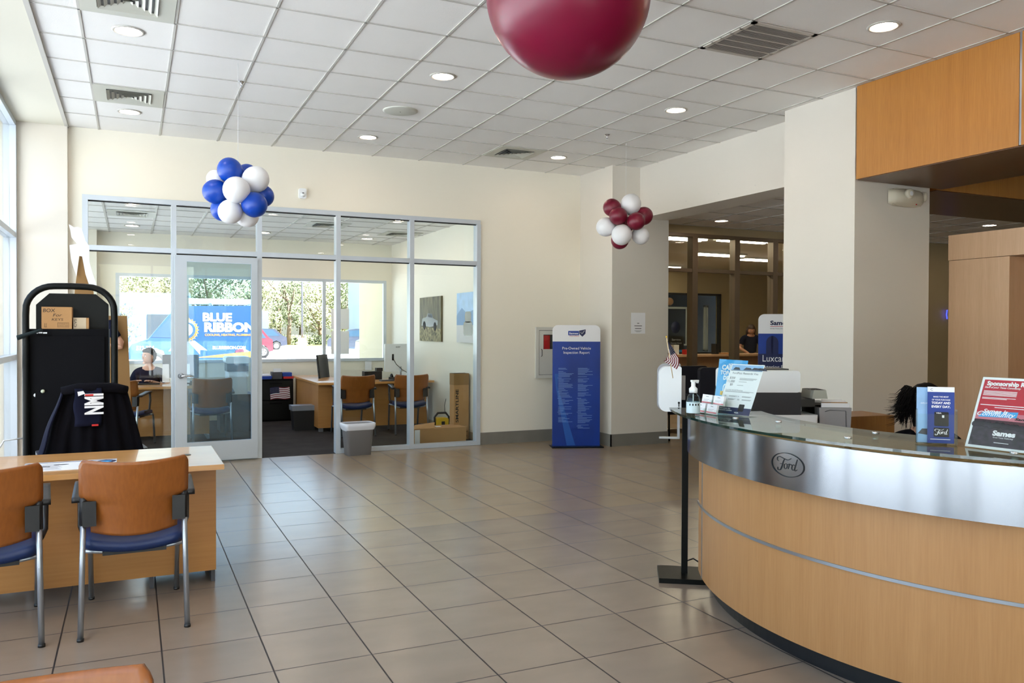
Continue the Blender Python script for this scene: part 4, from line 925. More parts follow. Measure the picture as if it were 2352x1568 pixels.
# soap bottle
p = atZ(1592, 956, GZ)
t = thing('soap_bottle', 'clear hand sanitiser bottle with white foam pump on the counter', 'bottle', tuple(p))
b = MB().m(thin_glass('bottle_plastic', (222, 234, 234), 1.3)); b.lathe([(.033, 0), (.036, .006), (.036, .075), (.031, .105), (.018, .122), (.018, .128)], 24); b.obj('bottle_body', t)
b = MB().m(pm('bottle_label', (196, 216, 222), .5)); b.lathe([(.0365, .02), (.0365, .078)], 24, cap=False)
b.m(INK)
for k in range(4): a = RD(205+24*k); b.box(.0362*cos(a)-.003, .0362*cos(a)+.003, .0368*sin(a)-.002, .0368*sin(a)+.001, .06, .07)
b.obj('bottle_label', t)
b = MB().m(WHT); b.lathe([(.0215, .126), (.0225, .148), (.014, .156), (.011, .16), (.011, .185)], 20); b.box(-.012, .030, -.009, .009, .183, .193); b.box(.022, .03, -.006, .006, .176, .184); b.tube([(0, 0, .12), (0, 0, .04)], .003, 6); b.obj('pump_head', t)
# card holder with cards
p0 = (atZ(1603, 948, GZ)+atZ(1640, 952, GZ))/2; U_ = (atZ(1640, 953, GZ)-atZ(1590, 945, GZ)).normalized()
t = thing('card_holder', 'clear tiered business card holder beside the soap bottle', 'holder', tuple(p0)); M = frame((0, 0, 0), U_, (0, 0, 1))
b = MB(M).m(GLASS)
for tier in range(2):
    for cx in (-.052, .052):
        z = -.045*tier; y = .045*tier; b.box(cx-.05, cx+.05, y, y+.002, z-.02, z+.02); b.box(cx-.05, cx+.05, y, y+.022, z+.018, z+.02); b.box(cx-.05, cx+.05, y, y+.045, z-.022, z-.02); b.box(cx-.05, cx-.048, 0, y+.03, z-.02, z+.02); b.box(cx+.048, cx+.05, 0, y+.03, z-.02, z+.02)
b.obj('acrylic_tray', t)
cl = {(0, 0): 'front left stack of business cards', (0, 1): 'front right stack of business cards', (1, 0): 'back left stack of business cards, tallest', (1, 1): 'back right stack of business cards, next to the white sign'}
for tier in range(2):
    for i, cx in enumerate((-.052, .052)):
        o = p0+(M.to_3x3() @ Vector((cx, .003+.045*tier, -.045*tier))); b = MB(T(*o) @ M @ RX(-.2)).m(WHTP); b.box(-.044, .044, 0, .052, -.006, .006)
        b.m(INK); b.text('Sames', T(0, .04, .0064), .004, .022, bold=.03)
        b.m(GRYP); b.box(-.03, .02, .024, .0255, .006, .0064); b.box(-.03, .01, .018, .0195, .006, .0064); b.m(pm('card_stripe', (226, 120, 130), .5) if 'card_stripe' not in bpy.data.materials else bpy.data.materials['card_stripe']); b.box(-.044, .044, .004, .012, .006, .0064)
        b.obj('business_cards', None, tuple(o), cl[(tier, i)]+' in the acrylic holder', 'business cards', group='business card stacks on the counter')
# printer and office things on the lower shelf beyond the counter end
pp = Vector((3.80, 4.20, .75)); a = RD(-24)
t = thing('multifunction_printer', 'white and black office printer behind the counter signs', 'printer', tuple(pp), a)
b = MB().m(WHT); b.rbox(-.24, .31, -.2, .2, 0, .24, .02, 'z'); b.m(BLK); b.tube([(.12, -.203, .15), (.12, -.203, .19), (.22, -.203, .19), (.22, -.203, .15)], .008, 6); b.obj('paper_cassette', t)
b = MB().m(pm('printer_navy', (16, 18, 32), .4)); b.box(-.24, .20, -.19, .19, .24, .385); b.obj('print_body', t)
b = MB().m(WHT); b.rbox(-.25, .19, -.2, .2, .385, .525, .02, 'y'); b.m(BLK); b.box(-.22, .15, -.1, .1, .525, .533); b.obj('scanner_lid', t)
b = MB().m(BLK); b.box(.20, .30, -.16, .1, .29, .34); b.obj('output_tray', t)
q = T(4.03, 4.09, .75)
t = thing('control_panel_box', 'patterned grey box on the right side of the reception printer', 'box', (4.06, 4.0, 1.095), RD(-24))
b = MB().m(pm('patterned_grey', (170, 172, 160), .5)); b.box(-.05, .05, -.12, .08, 0, .055, tx=.01); b.m(INK); 
for i in range(5): b.box(-.04+.018*i, -.028+.018*i, -.1, .06, .0552, .056)
for i in range(3): b.box(-.045, .045, -.1+.05*i, -.085+.05*i, .0552, .0561)
b.obj('box_body', t)
pq = atY(1866, 950, 4.02)
t = thing('paper_sorter', 'black desktop paper sorter right of the printer', 'sorter', (pq.x+.03, 4.02, .75), RD(-24))
b = MB().m(BLK); b.box(-.06, .06, -.1, .1, 0, .008); b.box(.04, .06, -.1, .1, .008, .30); b.box(-.06, .06, -.1, .1, .30, .315); b.box(-.06, .04, -.1, .1, .2, .206); b.box(-.06, .04, .09, .1, .008, .30); b.obj('sorter_body', t)
t = thing('file_holder', 'grey plastic hanging file holder full of folders behind the counter', 'file holder', (atY(1914, 950, 3.92).x, 3.92, .75), RD(-30))
b = MB().m(GRYP); b.box(-.095, .085, -.06, .05, 0, .285, tx=-.012); b.m(GRYD); b.tube([(-.07, -.062, .26), (-.04, -.062, .27), (.06, -.062, .265), (.065, -.061, .1)], .002, 5); b.obj('holder_body', t)
for i, (mt, dz) in enumerate(((WHTP, .03), (CARD, .035), (WHTP, .045), (ORG, .04), (WHTP, .05))):
    b = MB().m(mt); b.box(-.09+.006*i, .088-.006*i, -.045+.02*i, -.038+.02*i, .286, .29+dz*.8); b.obj('folder', t)
t = thing('low_cabinet', 'low brown wooden cabinet back inside the reception ring', 'cabinet', (4.56, 3.98, 0), RD(-8))
b = MB().m(wood('cabinet_brown', (150, 104, 52), (128, 84, 38), .4)); b.box(-.19, .19, -.02, .3, 0, .955); b.obj('cabinet_body', t)
# neon seen in the gap
b = MB().m(NEON); q = atY(2178, 722, 9.93)
b.tube([(q.x-.03, 9.93, q.z+.08), (q.x-.045, 9.93, q.z), (q.x-.03, 9.93, q.z-.08)], .01, 8)
b.obj('neon_sign', None, (q.x-.04, 9.93, q.z), 'small glowing blue sign in the gap left of the pale wood unit', 'neon sign')

# ------------------------------------------------------------------ people
def skin_mesh(V, E, R, lv=2):
    me = bpy.data.meshes.new('k'); me.from_pydata([tuple(v) for v in V], E, []); o = bpy.data.objects.new('k', me); COL.objects.link(o)
    md = o.modifiers.new('s', 'SKIN'); sv = me.skin_vertices[0].data
    for i, r in enumerate(R): sv[i].radius = (r, r) if not isinstance(r, tuple) else r
    sv[0].use_root = True
    ss = o.modifiers.new('u', 'SUBSURF'); ss.levels = lv; ss.render_levels = lv
    dg = bpy.context.evaluated_depsgraph_get(); dg.update(); ev = o.evaluated_get(dg); m_ = ev.to_mesh()
    vs = [tuple(v.co) for v in m_.vertices]; fs = [tuple(p.vertices) for p in m_.polygons]; ev.to_mesh_clear()
    bpy.data.objects.remove(o); bpy.data.meshes.remove(me); return vs, fs
def head(b, M, skin, hs=1.0):
    def dp(d):
        q = 1.0
        if d.y < 0: q *= 1-.06*max(0, -d.z)            # face towards -y
        q *= 1-.16*max(0, -d.z-.2)*(1 if d.y > 0 else .75)
        return q
    b.m(skin); b.ball((0, 0, 0), .1*hs, 24, M, (.76, .95, 1.15), disp=dp)
    b.ball((0, -.092*hs, -.012*hs), .016*hs, 8, M, (.8, 1.1, 1.5)); b.ball((0, -.07*hs, -.085*hs), .03*hs, 10, M, (1, .8, .7))
    for s in (-1, 1): b.ball((s*.076*hs, .01*hs, -.01*hs), .02*hs, 8, M, (.4, .8, 1.3))
    b.m(WHTP)
    for s in (-1, 1): b.ball((s*.030*hs, -.078*hs, .012*hs), .011*hs, 8, M)
    b.m(INK)
    for s in (-1, 1): b.ball((s*.030*hs, -.087*hs, .012*hs), .005*hs, 6, M); b.box(s*.030*hs-.013*hs, s*.030*hs+.013*hs, -.092*hs, -.082*hs, .030*hs, .034*hs, M)
    b.m(pm('lips', (150, 84, 76), .5) if 'lips' not in bpy.data.materials else bpy.data.materials['lips']); b.ball((0, -.088*hs, -.052*hs), .014*hs, 8, M, (1.3, .5, .35))
def hand(V, E, R, wrist, dirv, side):
    """five-finger hand appended to the skeleton; wrist = index"""
    d = Vector(dirv).normalized(); up = Vector((0, 0, 1)); w = d.cross(up).normalized(); W = Vector(V[wrist])
    pl = len(V); V.append(W+d*.045); R.append((.026, .015)); E.append((wrist, pl))
    for i, (o, L) in enumerate(((-.026, .05), (-.009, .062), (.009, .058), (.025, .045))):
        a = len(V); V.append(W+d*.085+w*o*1.1); R.append(.0095); E.append((pl, a))
        c = len(V); V.append(W+d*(.085+L*.55)+w*o*1.25-up*.008); R.append(.0085); E.append((a, c))
        e = len(V); V.append(W+d*(.085+L*.9)+w*o*1.3-up*.022); R.append(.0075); E.append((c, e))
    a = len(V); V.append(W+d*.04+w*side*.035); R.append(.011); E.append((pl, a)); c = len(V); V.append(W+d*.075+w*side*.048-up*.006); R.append(.009); E.append((a, c))
def person(name, label, loc, rz, sit, z_hip, arms, skin, shirt, hairfn, headM, trousers, torso_h=.50, lean=0.0, legs=True, long_hair=False):
    """body is one continuous skin; shirt and trousers are clothing children"""
    t = thing(name, label, 'person', loc, rz)
    h = z_hip; V = [(0, 0, h), (0, -.01-lean*.3, h+.18), (0, -lean*.7, h+.36), (0, -lean, h+.47), (0, -lean-.01, h+.55)]
    R = [(.14, .10), (.13, .095), (.155, .10), (.085, .07), (.052, .055)]; E = [(0, 1), (1, 2), (2, 3), (3, 4)]
    hp = Vector((0, -lean-.03, h+.60)); V.append(tuple(hp)); R.append((.05, .055)); E.append((4, 5))
    sh = []
    for s, (el, wr) in ((-1, arms[0]), (1, arms[1])):
        a = len(V); V.append((s*.165, -lean*.9, h+.44)); R.append(.06); E.append((3, a)); e = len(V); V.append(el); R.append(.043); E.append((a, e)); w = len(V); V.append(wr); R.append(.027); E.append((e, w))
        m_ = (Vector(wr)-Vector(el)); hand(V, E, R, w, m_, -s); sh.append((a, e, w))
    if legs:
        for s in (-1, 1):
            a = len(V); V.append((s*.09, 0, h-.03)); R.append(.085); E.append((0, a))
            if sit: pts_ = [((s*.11, -.42, h+.0), .062), ((s*.11, -.44, h-.25), .05), ((s*.11, -.40, .07), .036), ((s*.12, -.54, .035), .032)]
            else: pts_ = [((s*.1, -.01, h-.42), .058), ((s*.1, .0, .25), .045), ((s*.1, .01, .07), .036), ((s*.11, -.13, .035), .032)]
            for p, r in pts_: n_ = len(V); V.append(p); R.append(r); E.append((a, n_)); a = n_
    vs, fs = skin_mesh(V, E, R); b = MB().m(skin); b.add(vs, fs, True); head(b, headM @ T(0, 0, 0), skin); b.obj('body', t)
    # shirt
    V2 = V[:4]; R2 = [tuple(k*1.10+.004 for k in R[i]) for i in range(4)]; R2[3] = (.085, .075); E2 = [(0, 1), (1, 2), (2, 3)]
    for s, (a, e, w) in zip((-1, 1), sh):
        i = len(V2); V2.append(V[a]); R2.append(.074); E2.append((3, i)); V2.append(tuple(Vector(V[a]).lerp(Vector(V[e]), .75))); R2.append(.062); E2.append((i, i+1))
    vs, fs = skin_mesh(V2, E2, R2); b = MB().m(shirt); b.add(vs, fs, True); b.obj('shirt', t)
    if legs:
        V3 = [V[0]]; R3 = [(.15, .112)]; E3 = []
        for s in (-1, 1):
            a = 0; 
            pts_ = ([((s*.09, 0, h-.03), .095), ((s*.11, -.42, h), .075), ((s*.11, -.44, h-.25), .062), ((s*.11, -.40, .1), .055)] if sit else [((s*.09, 0, h-.03), .095), ((s*.1, -.01, h-.42), .07), ((s*.1, .0, .1), .055)])
            for p, r in pts_: n_ = len(V3); V3.append(p); R3.append(r); E3.append((a, n_)); a = n_
        vs, fs = skin_mesh(V3, E3, R3); b = MB().m(trousers); b.add(vs, fs, True); b.obj('trousers', t)
    b = MB(headM).m(hairfn[0]); hairfn[1](b); b.obj('hair', t)
    return t
def short_hair(b):
    def dp(d): return 1.0 if (d.z > .1 or d.y > .15) and not (d.y < -.35 and d.z < .5) else .86
    b.ball((0, .012, .02), .106, 24, None, (.80, .98, 1.12), disp=dp)
    random.seed(2)
    b.ball((0, -.03, .085), .06, 14, None, (1.1, 1.0, .6))
    for i in range(0):
        a = random.random()*2*pi; z = .06+.05*random.random(); p = Vector((.055*cos(a), .05*sin(a)+.01, z+.03)); b.tube([p, p+Vector((.02*cos(a), .02*sin(a)-.01, .018)), p+Vector((.035*cos(a), .03*sin(a)-.02, .0))], [.012, .010, .003], 6)
def long_hair(b):
    def dp(d): return 1.0 if (d.z > .1 or d.y > .0) and not (d.y < -.35 and d.z < .45) else .84
    b.ball((0, .012, .015), .110, 24, None, (.82, 1.0, 1.12), disp=dp)
    for k in range(14):
        a = RD(-20+220*k/13); x = .075*cos(a); y = .03+.06*sin(a); b.tube([(x, y, .04), (x*1.15, y*1.15+.005, -.05), (x*1.1, y*1.2, -.15), (x*1.0, y*1.1, -.2)], [.026, .026, .022, .008], 8)
def messy_bun(b):
    def dp(d): return (1.0 if (d.z > .1 or d.y > -.2) else .84)+.02*sin(14*d.x+9*d.z)
    b.ball((0, .014, .02), .116, 28, None, (.86, 1.02, 1.1), disp=dp)
    b.ball((-.01, .03, .02), .1, 20, None, (.86, 1.0, 1.3), disp=dp)
    random.seed(11)
    b.ball((.05, .0, .03), .075, 16, None, (1.0, 1.0, 1.0), disp=lambda d: 1+.05*sin(17*d.z+5*d.x)); b.ball((.02, .02, -.08), .06, 12, None, (.9, 1, 1.6))
    for i in range(420):
        a = RD(-60+120*random.random()); z = .12-.16*random.random(); k = random.random(); g = random.random()
        o_ = Vector((cos(a), sin(a)*.7, 0)); p = Vector((.06*cos(a)+.02, .05*sin(a)+.01, z)); dn = (.3+.7*g)
        b.tube([p, p+o_*.035+Vector((0, 0, .01-.02*g)), p+o_*(.05+.02*k)+Vector((0, 0, -.035*dn)), p+o_*(.055+.05*k*k)+Vector((0, 0, -.085*dn)), p+o_*(.05+.11*k*k)+Vector((0, 0, -.12*dn+.02*k))], [.004, .0035, .0025, .0015, .0004], 4)
# seated man at office desk A, facing left of camera
mh = T(0, -.10, .452+.66) @ RZ(RD(-8))
person('person', 'man in a dark polo shirt sitting at the left office desk and looking aside', (.24, 12.95, .0), RD(-12), True, .46,
       [((-.25, -.12, .68), (-.12, -.36, .775)), ((.27, -.12, .68), (.10, -.38, .775))], SKIN2, NAVY, (HAIR, short_hair), T(0, -.13, .46+.665) @ RZ(RD(-42)), DKF, lean=.10)
person('person', 'woman with long brown hair in a dark shirt working at the service counter', (12.74, 14.45, .0), RD(-30), False, .93,
       [((-.25, -.12, 1.15), (-.14, -.36, 1.06)), ((.25, -.12, 1.15), (.14, -.38, 1.06))], SKIN, NAVY, (HAIRB, long_hair), T(0, -.14, .93+.62) @ RX(RD(25)), DKF, lean=.08)
person('person', 'seated person with black hair mostly hidden behind the brochure holder', (4.33, 3.36, .0), RD(150), True, .42,
       [((-.25, -.16, .64), (-.16, -.38, .73)), ((.25, -.16, .64), (.16, -.38, .73))], SKIN2, DKF, (HAIR, messy_bun), T(0, -.04, .42+.655), DKF, lean=.02)
def stool(loc, rz, label, h):
    t = thing('swivel_chair', label, 'chair', loc, rz)
    b = MB().m(BLK); b.rbox(-.23, .23, -.22, .2, h-.08, h, .06, 'z'); b.obj('seat', t)
    b = MB().m(BLK); b.tube([(0, 0, h-.08), (0, 0, .08)], .03, 10); b.obj('gas_post', t)
    for k in range(5): a = 2*pi*k/5; b = MB().m(BLK); b.tube([(0, 0, .1), (.26*cos(a), .26*sin(a), .03)], [.022, .02], 8); b.obj('castor_leg', t)
    return t
stool((.24, 12.98, 0), RD(-12), 'black swivel chair under the seated man', .36)
stool((4.33, 3.36, 0), RD(0), 'black swivel stool under the person behind the reception', .33)
# ------------------------------------------------------------------ office furniture
t = thing('laminate_desk', 'maple laminate desk the man sits at, behind the glass door', 'desk', (.1, 12.3, 0))
M = T(-.1, -12.3, 0)
b = MB(M).m(DESK); b.box(-.95, 1.25, 11.93, 12.72, .715, .745); b.obj('desktop', t)
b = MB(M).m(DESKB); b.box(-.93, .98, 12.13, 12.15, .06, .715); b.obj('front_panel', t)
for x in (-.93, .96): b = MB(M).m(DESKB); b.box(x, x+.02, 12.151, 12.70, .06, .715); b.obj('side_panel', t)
for x in (-.9, .94): b = MB(M).m(SILV); b.box(x, x+.03, 12.0, 12.68, .002, .06); b.obj('foot', t)
t = thing('laminate_desk', 'maple laminate corner desk right of the dark filing cabinet', 'desk', (3.3, 12.3, 0)); M = T(-3.3, -12.3, 0)
b = MB(M).m(DESK); b.box(2.46, 4.25, 11.93, 12.72, .715, .745); b.box(2.46, 3.0, 12.72, 14.1, .715, .745); b.obj('desktop', t)
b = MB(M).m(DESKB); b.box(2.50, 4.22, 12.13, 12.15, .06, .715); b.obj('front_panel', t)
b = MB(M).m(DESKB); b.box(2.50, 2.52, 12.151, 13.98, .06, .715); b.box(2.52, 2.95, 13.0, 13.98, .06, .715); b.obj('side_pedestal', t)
for x, y in ((2.52, 12.16), (4.1, 12.16), (2.54, 13.9)): b = MB(M).m(SILV); b.box(x, x+.06, y, y+.06, .002, .06); b.obj('foot', t)
# filing cabinet with flag
t = thing('filing_cabinet', 'black two-drawer lateral filing cabinet with a flag magnet under the office window', 'filing cabinet', (2.2, 14.1, 0))
b = MB(T(-2.2, -14.1, 0)).m(BLKM2); b.box(1.86, 2.44, 13.86, 14.34, .003, .70); b.obj('cabinet_body', t)
for z0, z1 in ((.03, .34), (.36, .67)):
    b = MB(T(-2.2, -14.1, 0)).m(BLKM); b.box(1.88, 2.42, 13.845, 13.86, z0, z1); d = b.obj('drawer', t)
    b = MB(T(-2.2, -14.1, 0)).m(BLKM2); b.box(2.05, 2.25, 13.835, 13.845, z1-.05, z1-.03); b.obj('drawer_handle', d)
b = MB(T(2.22, 13.832, .47) @ UP @ RZ(RD(4)))
for k in range(13):
    b.m(RS if k % 2 == 0 else WHTP); b.sheet(lambda u, v: (-.16+.32*u, .10-.2*(k+v)/13+.012*sin(6*u), .002), 8, 1)
b.m(NV); b.sheet(lambda u, v: (-.16+.15*u, .10-.108*v+.012*sin(6*u*.45), .004), 6, 4); b.m(WHTP)
for i in range(6):
    for j in range(4): b.box(-.15+.024*i, -.146+.024*i, .085-.025*j, .089-.025*j, .004, .006)
b.obj('flag_decal', None, (2.22, 13.832, .47), 'small american flag hung on the black filing cabinet', 'flag')
def bx(name, label, cat, m_, x0, x1, y0, y1, z0, z1, **k):
    b = MB().m(m_); b.rbox(x0, x1, y0, y1, z0, z1, min(x1-x0, y1-y0)*.12, 'z', 3); return b.obj(name, None, ((x0+x1)/2, (y0+y1)/2, z0), label, cat)
t = thing('paper_tray', 'blue paper tray on the left end of the filing cabinet', 'tray', (1.97, 14.08, .70))
b = MB().m(PBLUE); b.box(-.1, .13, -.15, .15, 0, .05, tx=-.01); b.obj('tray_body', t); b = MB().m(WHTP); b.box(-.09, .12, -.13, .13, .051, .075); b.obj('paper_stack', t)
t = thing('office_caddy', 'dark desktop caddy with papers in the middle of the filing cabinet', 'caddy', (2.2, 14.1, .70))
b = MB().m(GRYD); b.box(-.08, .08, -.1, .1, 0, .11); b.obj('caddy_body', t); b = MB().m(WHTP); b.box(-.05, .07, -.05, -.03, .11, .17); b.box(-.03, .08, .0, .02, .11, .15); b.obj('paper_bundle', t)
t = thing('stacked_binders', 'red and blue binders stacked at the right end of the filing cabinet', 'binders', (2.37, 14.1, .70))
b = MB().m(RED); b.box(-.07, .1, -.14, .12, 0, .035); b.obj('red_binder', t); b = MB().m(PBLUE); b.box(-.08, .07, -.12, .12, .036, .10); b.obj('blue_binder', t)
b = MB(T(1.94, 14.02, .7755)).m(WHT); b.lathe([(.022, 0), (.022, .05), (.008, .06), (.008, .08)], 12); b.obj('pump_bottle', None, (1.94, 14.02, .7755), 'tiny white pump bottle on the blue tray by the window', 'bottle')
# black trash can
t = thing('trash_can', 'black waste bin with plastic liner beside the corner desk', 'waste bin', (2.36, 12.55, 0.003))
b = MB().m(BLK); b.box(-.15, .15, -.11, .11, 0, .36, tx=-.03, ty=-.02); b.obj('bin_body', t)
b = MB().m(pm('liner', (120, 124, 132), .35)); b.box(-.187, .187, -.137, .137, .30, .375, tx=-.004); b.obj('bin_liner', t)
# grey waste bin in the showroom
t = thing('waste_bin', 'grey rectangular waste bin standing before the glass partition', 'waste bin', (2.50, 9.80, 0), RD(4))
GB = pm('bin_grey', (142, 142, 146), .45); b = MB().m(GB); n = 4
def rr(hx, hy, r, z, k=4):
    o = []
    for (cx, cy, st) in ((hx-r, hy-r, 0), (-hx+r, hy-r, 1), (-hx+r, -hy+r, 2), (hx-r, -hy+r, 3)):
        for i in range(k+1): a = pi/2*(st+i/k); o.append((cx+r*cos(a), cy+r*sin(a), z))
    return o
def loft(b, rings, cap0=True, cap1=False):
    n = len(rings[0]); vs = [p for r in rings for p in r]; fs = []
    for i in range(len(rings)-1):
        for j in range(n): fs.append((i*n+j, i*n+(j+1) % n, (i+1)*n+(j+1) % n, (i+1)*n+j))
    if cap0: fs.append(tuple(range(n))[::-1])
    if cap1: fs.append(tuple(range((len(rings)-1)*n, len(rings)*n)))
    b.add(vs, fs, True)
loft(b, [rr(.145, .095, .03, 0), rr(.175, .118, .04, .36), rr(.19, .13, .045, .365), rr(.19, .13, .045, .385), rr(.18, .12, .04, .385), rr(.17, .11, .035, .36), rr(.14, .09, .03, .02)]); b.obj('bin_body', t)
b = MB().m(pm('liner_clear', (214, 216, 222), .3)); loft(b, [rr(.179, .122, .04, .31), rr(.195, .135, .045, .35), rr(.197, .137, .045, .39), rr(.185, .125, .04, .393), rr(.17, .11, .035, .30)], False); b.obj('bin_liner', t)
# items on desk A
t = thing('desktop_monitor', 'black monitor in front of the seated man', 'monitor', (.62, 12.4, .745), RD(-25))
b = MB().m(BLK); b.rbox(-.25, .25, -.02, .02, .09, .42, .01, 'y'); b.obj('monitor_shell', t); b = MB().m(BLK); b.box(-.1, .1, -.07, .09, 0, .012); b.box(-.02, .02, .0, .03, .012, .15); b.obj('stand', t)
t = thing('document_stand', 'sheet of white paper propped in front of the man on the left office desk', 'paper', (.43, 12.1, .745))
b = MB().m(WHTP); b.box(-.06, .03, 0, .004, .05, .30, tx=.004); b.box(-.06, .06, -.03, .03, 0, .02); b.obj('paper_sheet', t)
t = thing('document_stand', 'second propped white sheet just left of the door stile', 'paper', (.65, 12.08, .745))
b = MB().m(WHTP); b.box(-.05, .07, 0, .004, .04, .30); b.box(-.06, .06, -.03, .03, 0, .02); b.obj('paper_sheet', t)
bx('keyboard', 'black keyboard under the hands of the seated man', 'keyboard', BLK, -.05, .35, 12.42, 12.56, .745, .765)
t = thing('desk_papers', 'pile of red and white papers on the left office desk near the printer', 'papers', (1.0, 12.3, .745))
for i, (m_, dx) in enumerate(((WHTP, 0), (RED, .03), (WHTP, .06), (CARD, -.12))): b = MB().m(m_); b.box(-.15+dx, .12+dx, -.12, .1, .012*i, .012*i+.010); b.obj('paper_sheet', t)
bx('desk_telephone', 'black desk phone seen beside the door handle', 'telephone', BLK, .66, .84, 12.15, 12.35, .745, .80)
# printer on a dark stand
t = thing('printer_stand', 'dark low stand carrying the tall white office printer', 'stand', (1.42, 12.85, 0))
b = MB().m(GRYD); b.box(-.25, .22, -.22, .3, .003, .56); b.obj('stand_body', t)
t = thing('office_printer', 'tall white printer with black panel seen through the glass door', 'printer', (1.42, 12.85, .56))
b = MB().m(WHT); b.rbox(-.14, .14, -.2, .2, 0, .34, .02, 'z'); b.obj('paper_tower', t)
b = MB().m(BLK); b.box(-.15, .15, -.21, .2, .34, .46); b.obj('control_panel', t); b = MB().m(WHT); b.rbox(-.17, .17, -.22, .22, .46, .56, .03, 'y'); b.obj('scanner_lid', t)
bx('computer_tower', 'black computer tower on the office carpet by the door jamb', 'computer', BLK, 1.68, 1.78, 13.2, 13.6, .003, .47)
b = MB().m(BLK); b.tube([(1.88, 14.37, .42), (1.86, 14.33, .2), (1.8, 14.2, .03), (1.74, 14.0, .015), (1.8, 13.8, .012)], .008, 6); b.obj('power_cord', None, (1.8, 14.0, .01), 'black power cord hanging from the outlet beside the filing cabinet', 'cord')
b = MB(T(1.80, 14.4, .42) @ UP).m(WHT); b.box(-.035, .035, -.057, .057, 0, .006); b.m(INK); b.box(-.012, .012, .015, .035, .006, .007); b.box(-.012, .012, -.035, -.015, .006, .007); b.obj('wall_outlet', None, (1.80, 14.4, .42), 'white wall outlet left of the filing cabinet', 'outlet')
# items on desk B
t = thing('desktop_monitor', 'white monitor seen from the back on the right office desk', 'monitor', tuple(atZ(912, 868, .745).xy)+(.745,), 0); t.location = (3.84, 12.45, .745)
b = MB().m(WHT); b.rbox(-.235, .235, -.02, .02, .12, .56, .012, 'y'); b.m(INK); b.text('acer', T(-.02, -.021, .50) @ UP, .035, .075); b.box(-.12, -.09, -.023, -.02, .30, .40); b.obj('monitor_shell', t)
b = MB().m(SILV); b.box(-.11, .11, -.09, .1, 0, .012); b.tube([(.03, .0, .012), (.02, -.03, .2)], .014, 8); b.obj('stand', t)
b = MB().m(BLK); b.tube([(-.105, -.025, .33), (-.06, -.05, .24), (.04, -.06, .15), (.13, -.05, .1)], .005, 6); b.obj('video_cable', t)
t = thing('desk_telephone', 'black office phone with papers below the white monitor', 'telephone', (3.78, 12.2, .745))
b = MB().m(BLK); b.box(-.16, .14, -.09, .09, 0, .05, ty=.02); b.tube([(-.14, -.05, .06), (-.13, .02, .085), (-.12, .08, .06)], .02, 8); b.obj('phone_base', t)
b = MB().m(BLK); b.tube([(.12, .0, .05), (.16, .0, .2), (.22, -.02, .28)], .006, 6); b.obj('headset_boom', t)
bx('desk_organizer', 'black desktop organizer left of the white monitor', 'organizer', BLK, 3.28, 3.58, 13.0, 13.2, .745, .90) if 0 else None
t = thing('desk_organizer', 'black desktop organizer standing left of the white monitor', 'organizer', (3.45, 12.55, .745))
b = MB().m(BLK); b.box(-.16, .12, -.08, .08, 0, .13); b.box(.04, .14, -.05, .05, .13, .18); b.obj('organizer_body', t)
t = thing('mesh_office_chair', 'black mesh office chair edge-on behind the right office desk', 'chair', (3.05, 13.1, 0), RD(60))
b = MB().m(BLK); b.sheet(lambda u, v: (-.24+.48*u, .22+.07*v+.05*cos(pi*(u-.5)), .5+.62*v), 8, 10, th=.03); b.obj('backrest', t)
b = MB().m(BLK); b.rbox(-.24, .24, -.24, .2, .42, .49, .06, 'z'); b.obj('seat', t); b = MB().m(BLK); b.tube([(0, 0, .42), (0, 0, .08)], .03, 10); b.obj('gas_post', t)
for k in range(5): a = 2*pi*k/5; b = MB().m(BLK); b.tube([(0, 0, .1), (.28*cos(a), .28*sin(a), .03)], [.022, .02], 8); b.obj('castor_leg', t)
bx('desk_keyboard', 'grey keyboard and notepad at the front of the right office desk', 'keyboard', GRYD, 3.42, 3.62, 11.98, 12.12, .745, .765)
t = thing('loose_papers', 'white papers on the left corner of the right office desk', 'papers', (2.62, 12.2, .745))
for i in range(3): b = MB().m(WHTP); b.box(-.12+.06*i, .1+.08*i, -.14+.03*i, .12, .002*i, .002*i+.0018); b.obj('paper_sheet', t)
# papers on the office window
for z0, z1, l in ((1.54, 1.90, 'upper white sheet taped to the office window'), (1.09, 1.50, 'lower white sheet taped to the office window, below the first')):
    b = MB().m(WHTP); b.box(3.20, 3.52, 14.421, 14.4245, z0, z1); b.obj('window_paper', None, (3.36, 14.42, z0), l, 'paper')
b = MB().m(WHTP); b.box(3.78, 3.90, 14.30, 14.303, .99, 1.17) if 0 else b.box(3.80, 3.92, 14.372, 14.376, .80, .96); b.obj('wall_paper_note', None, (3.86, 14.37, .8), 'small white note under the right end of the office window', 'paper')
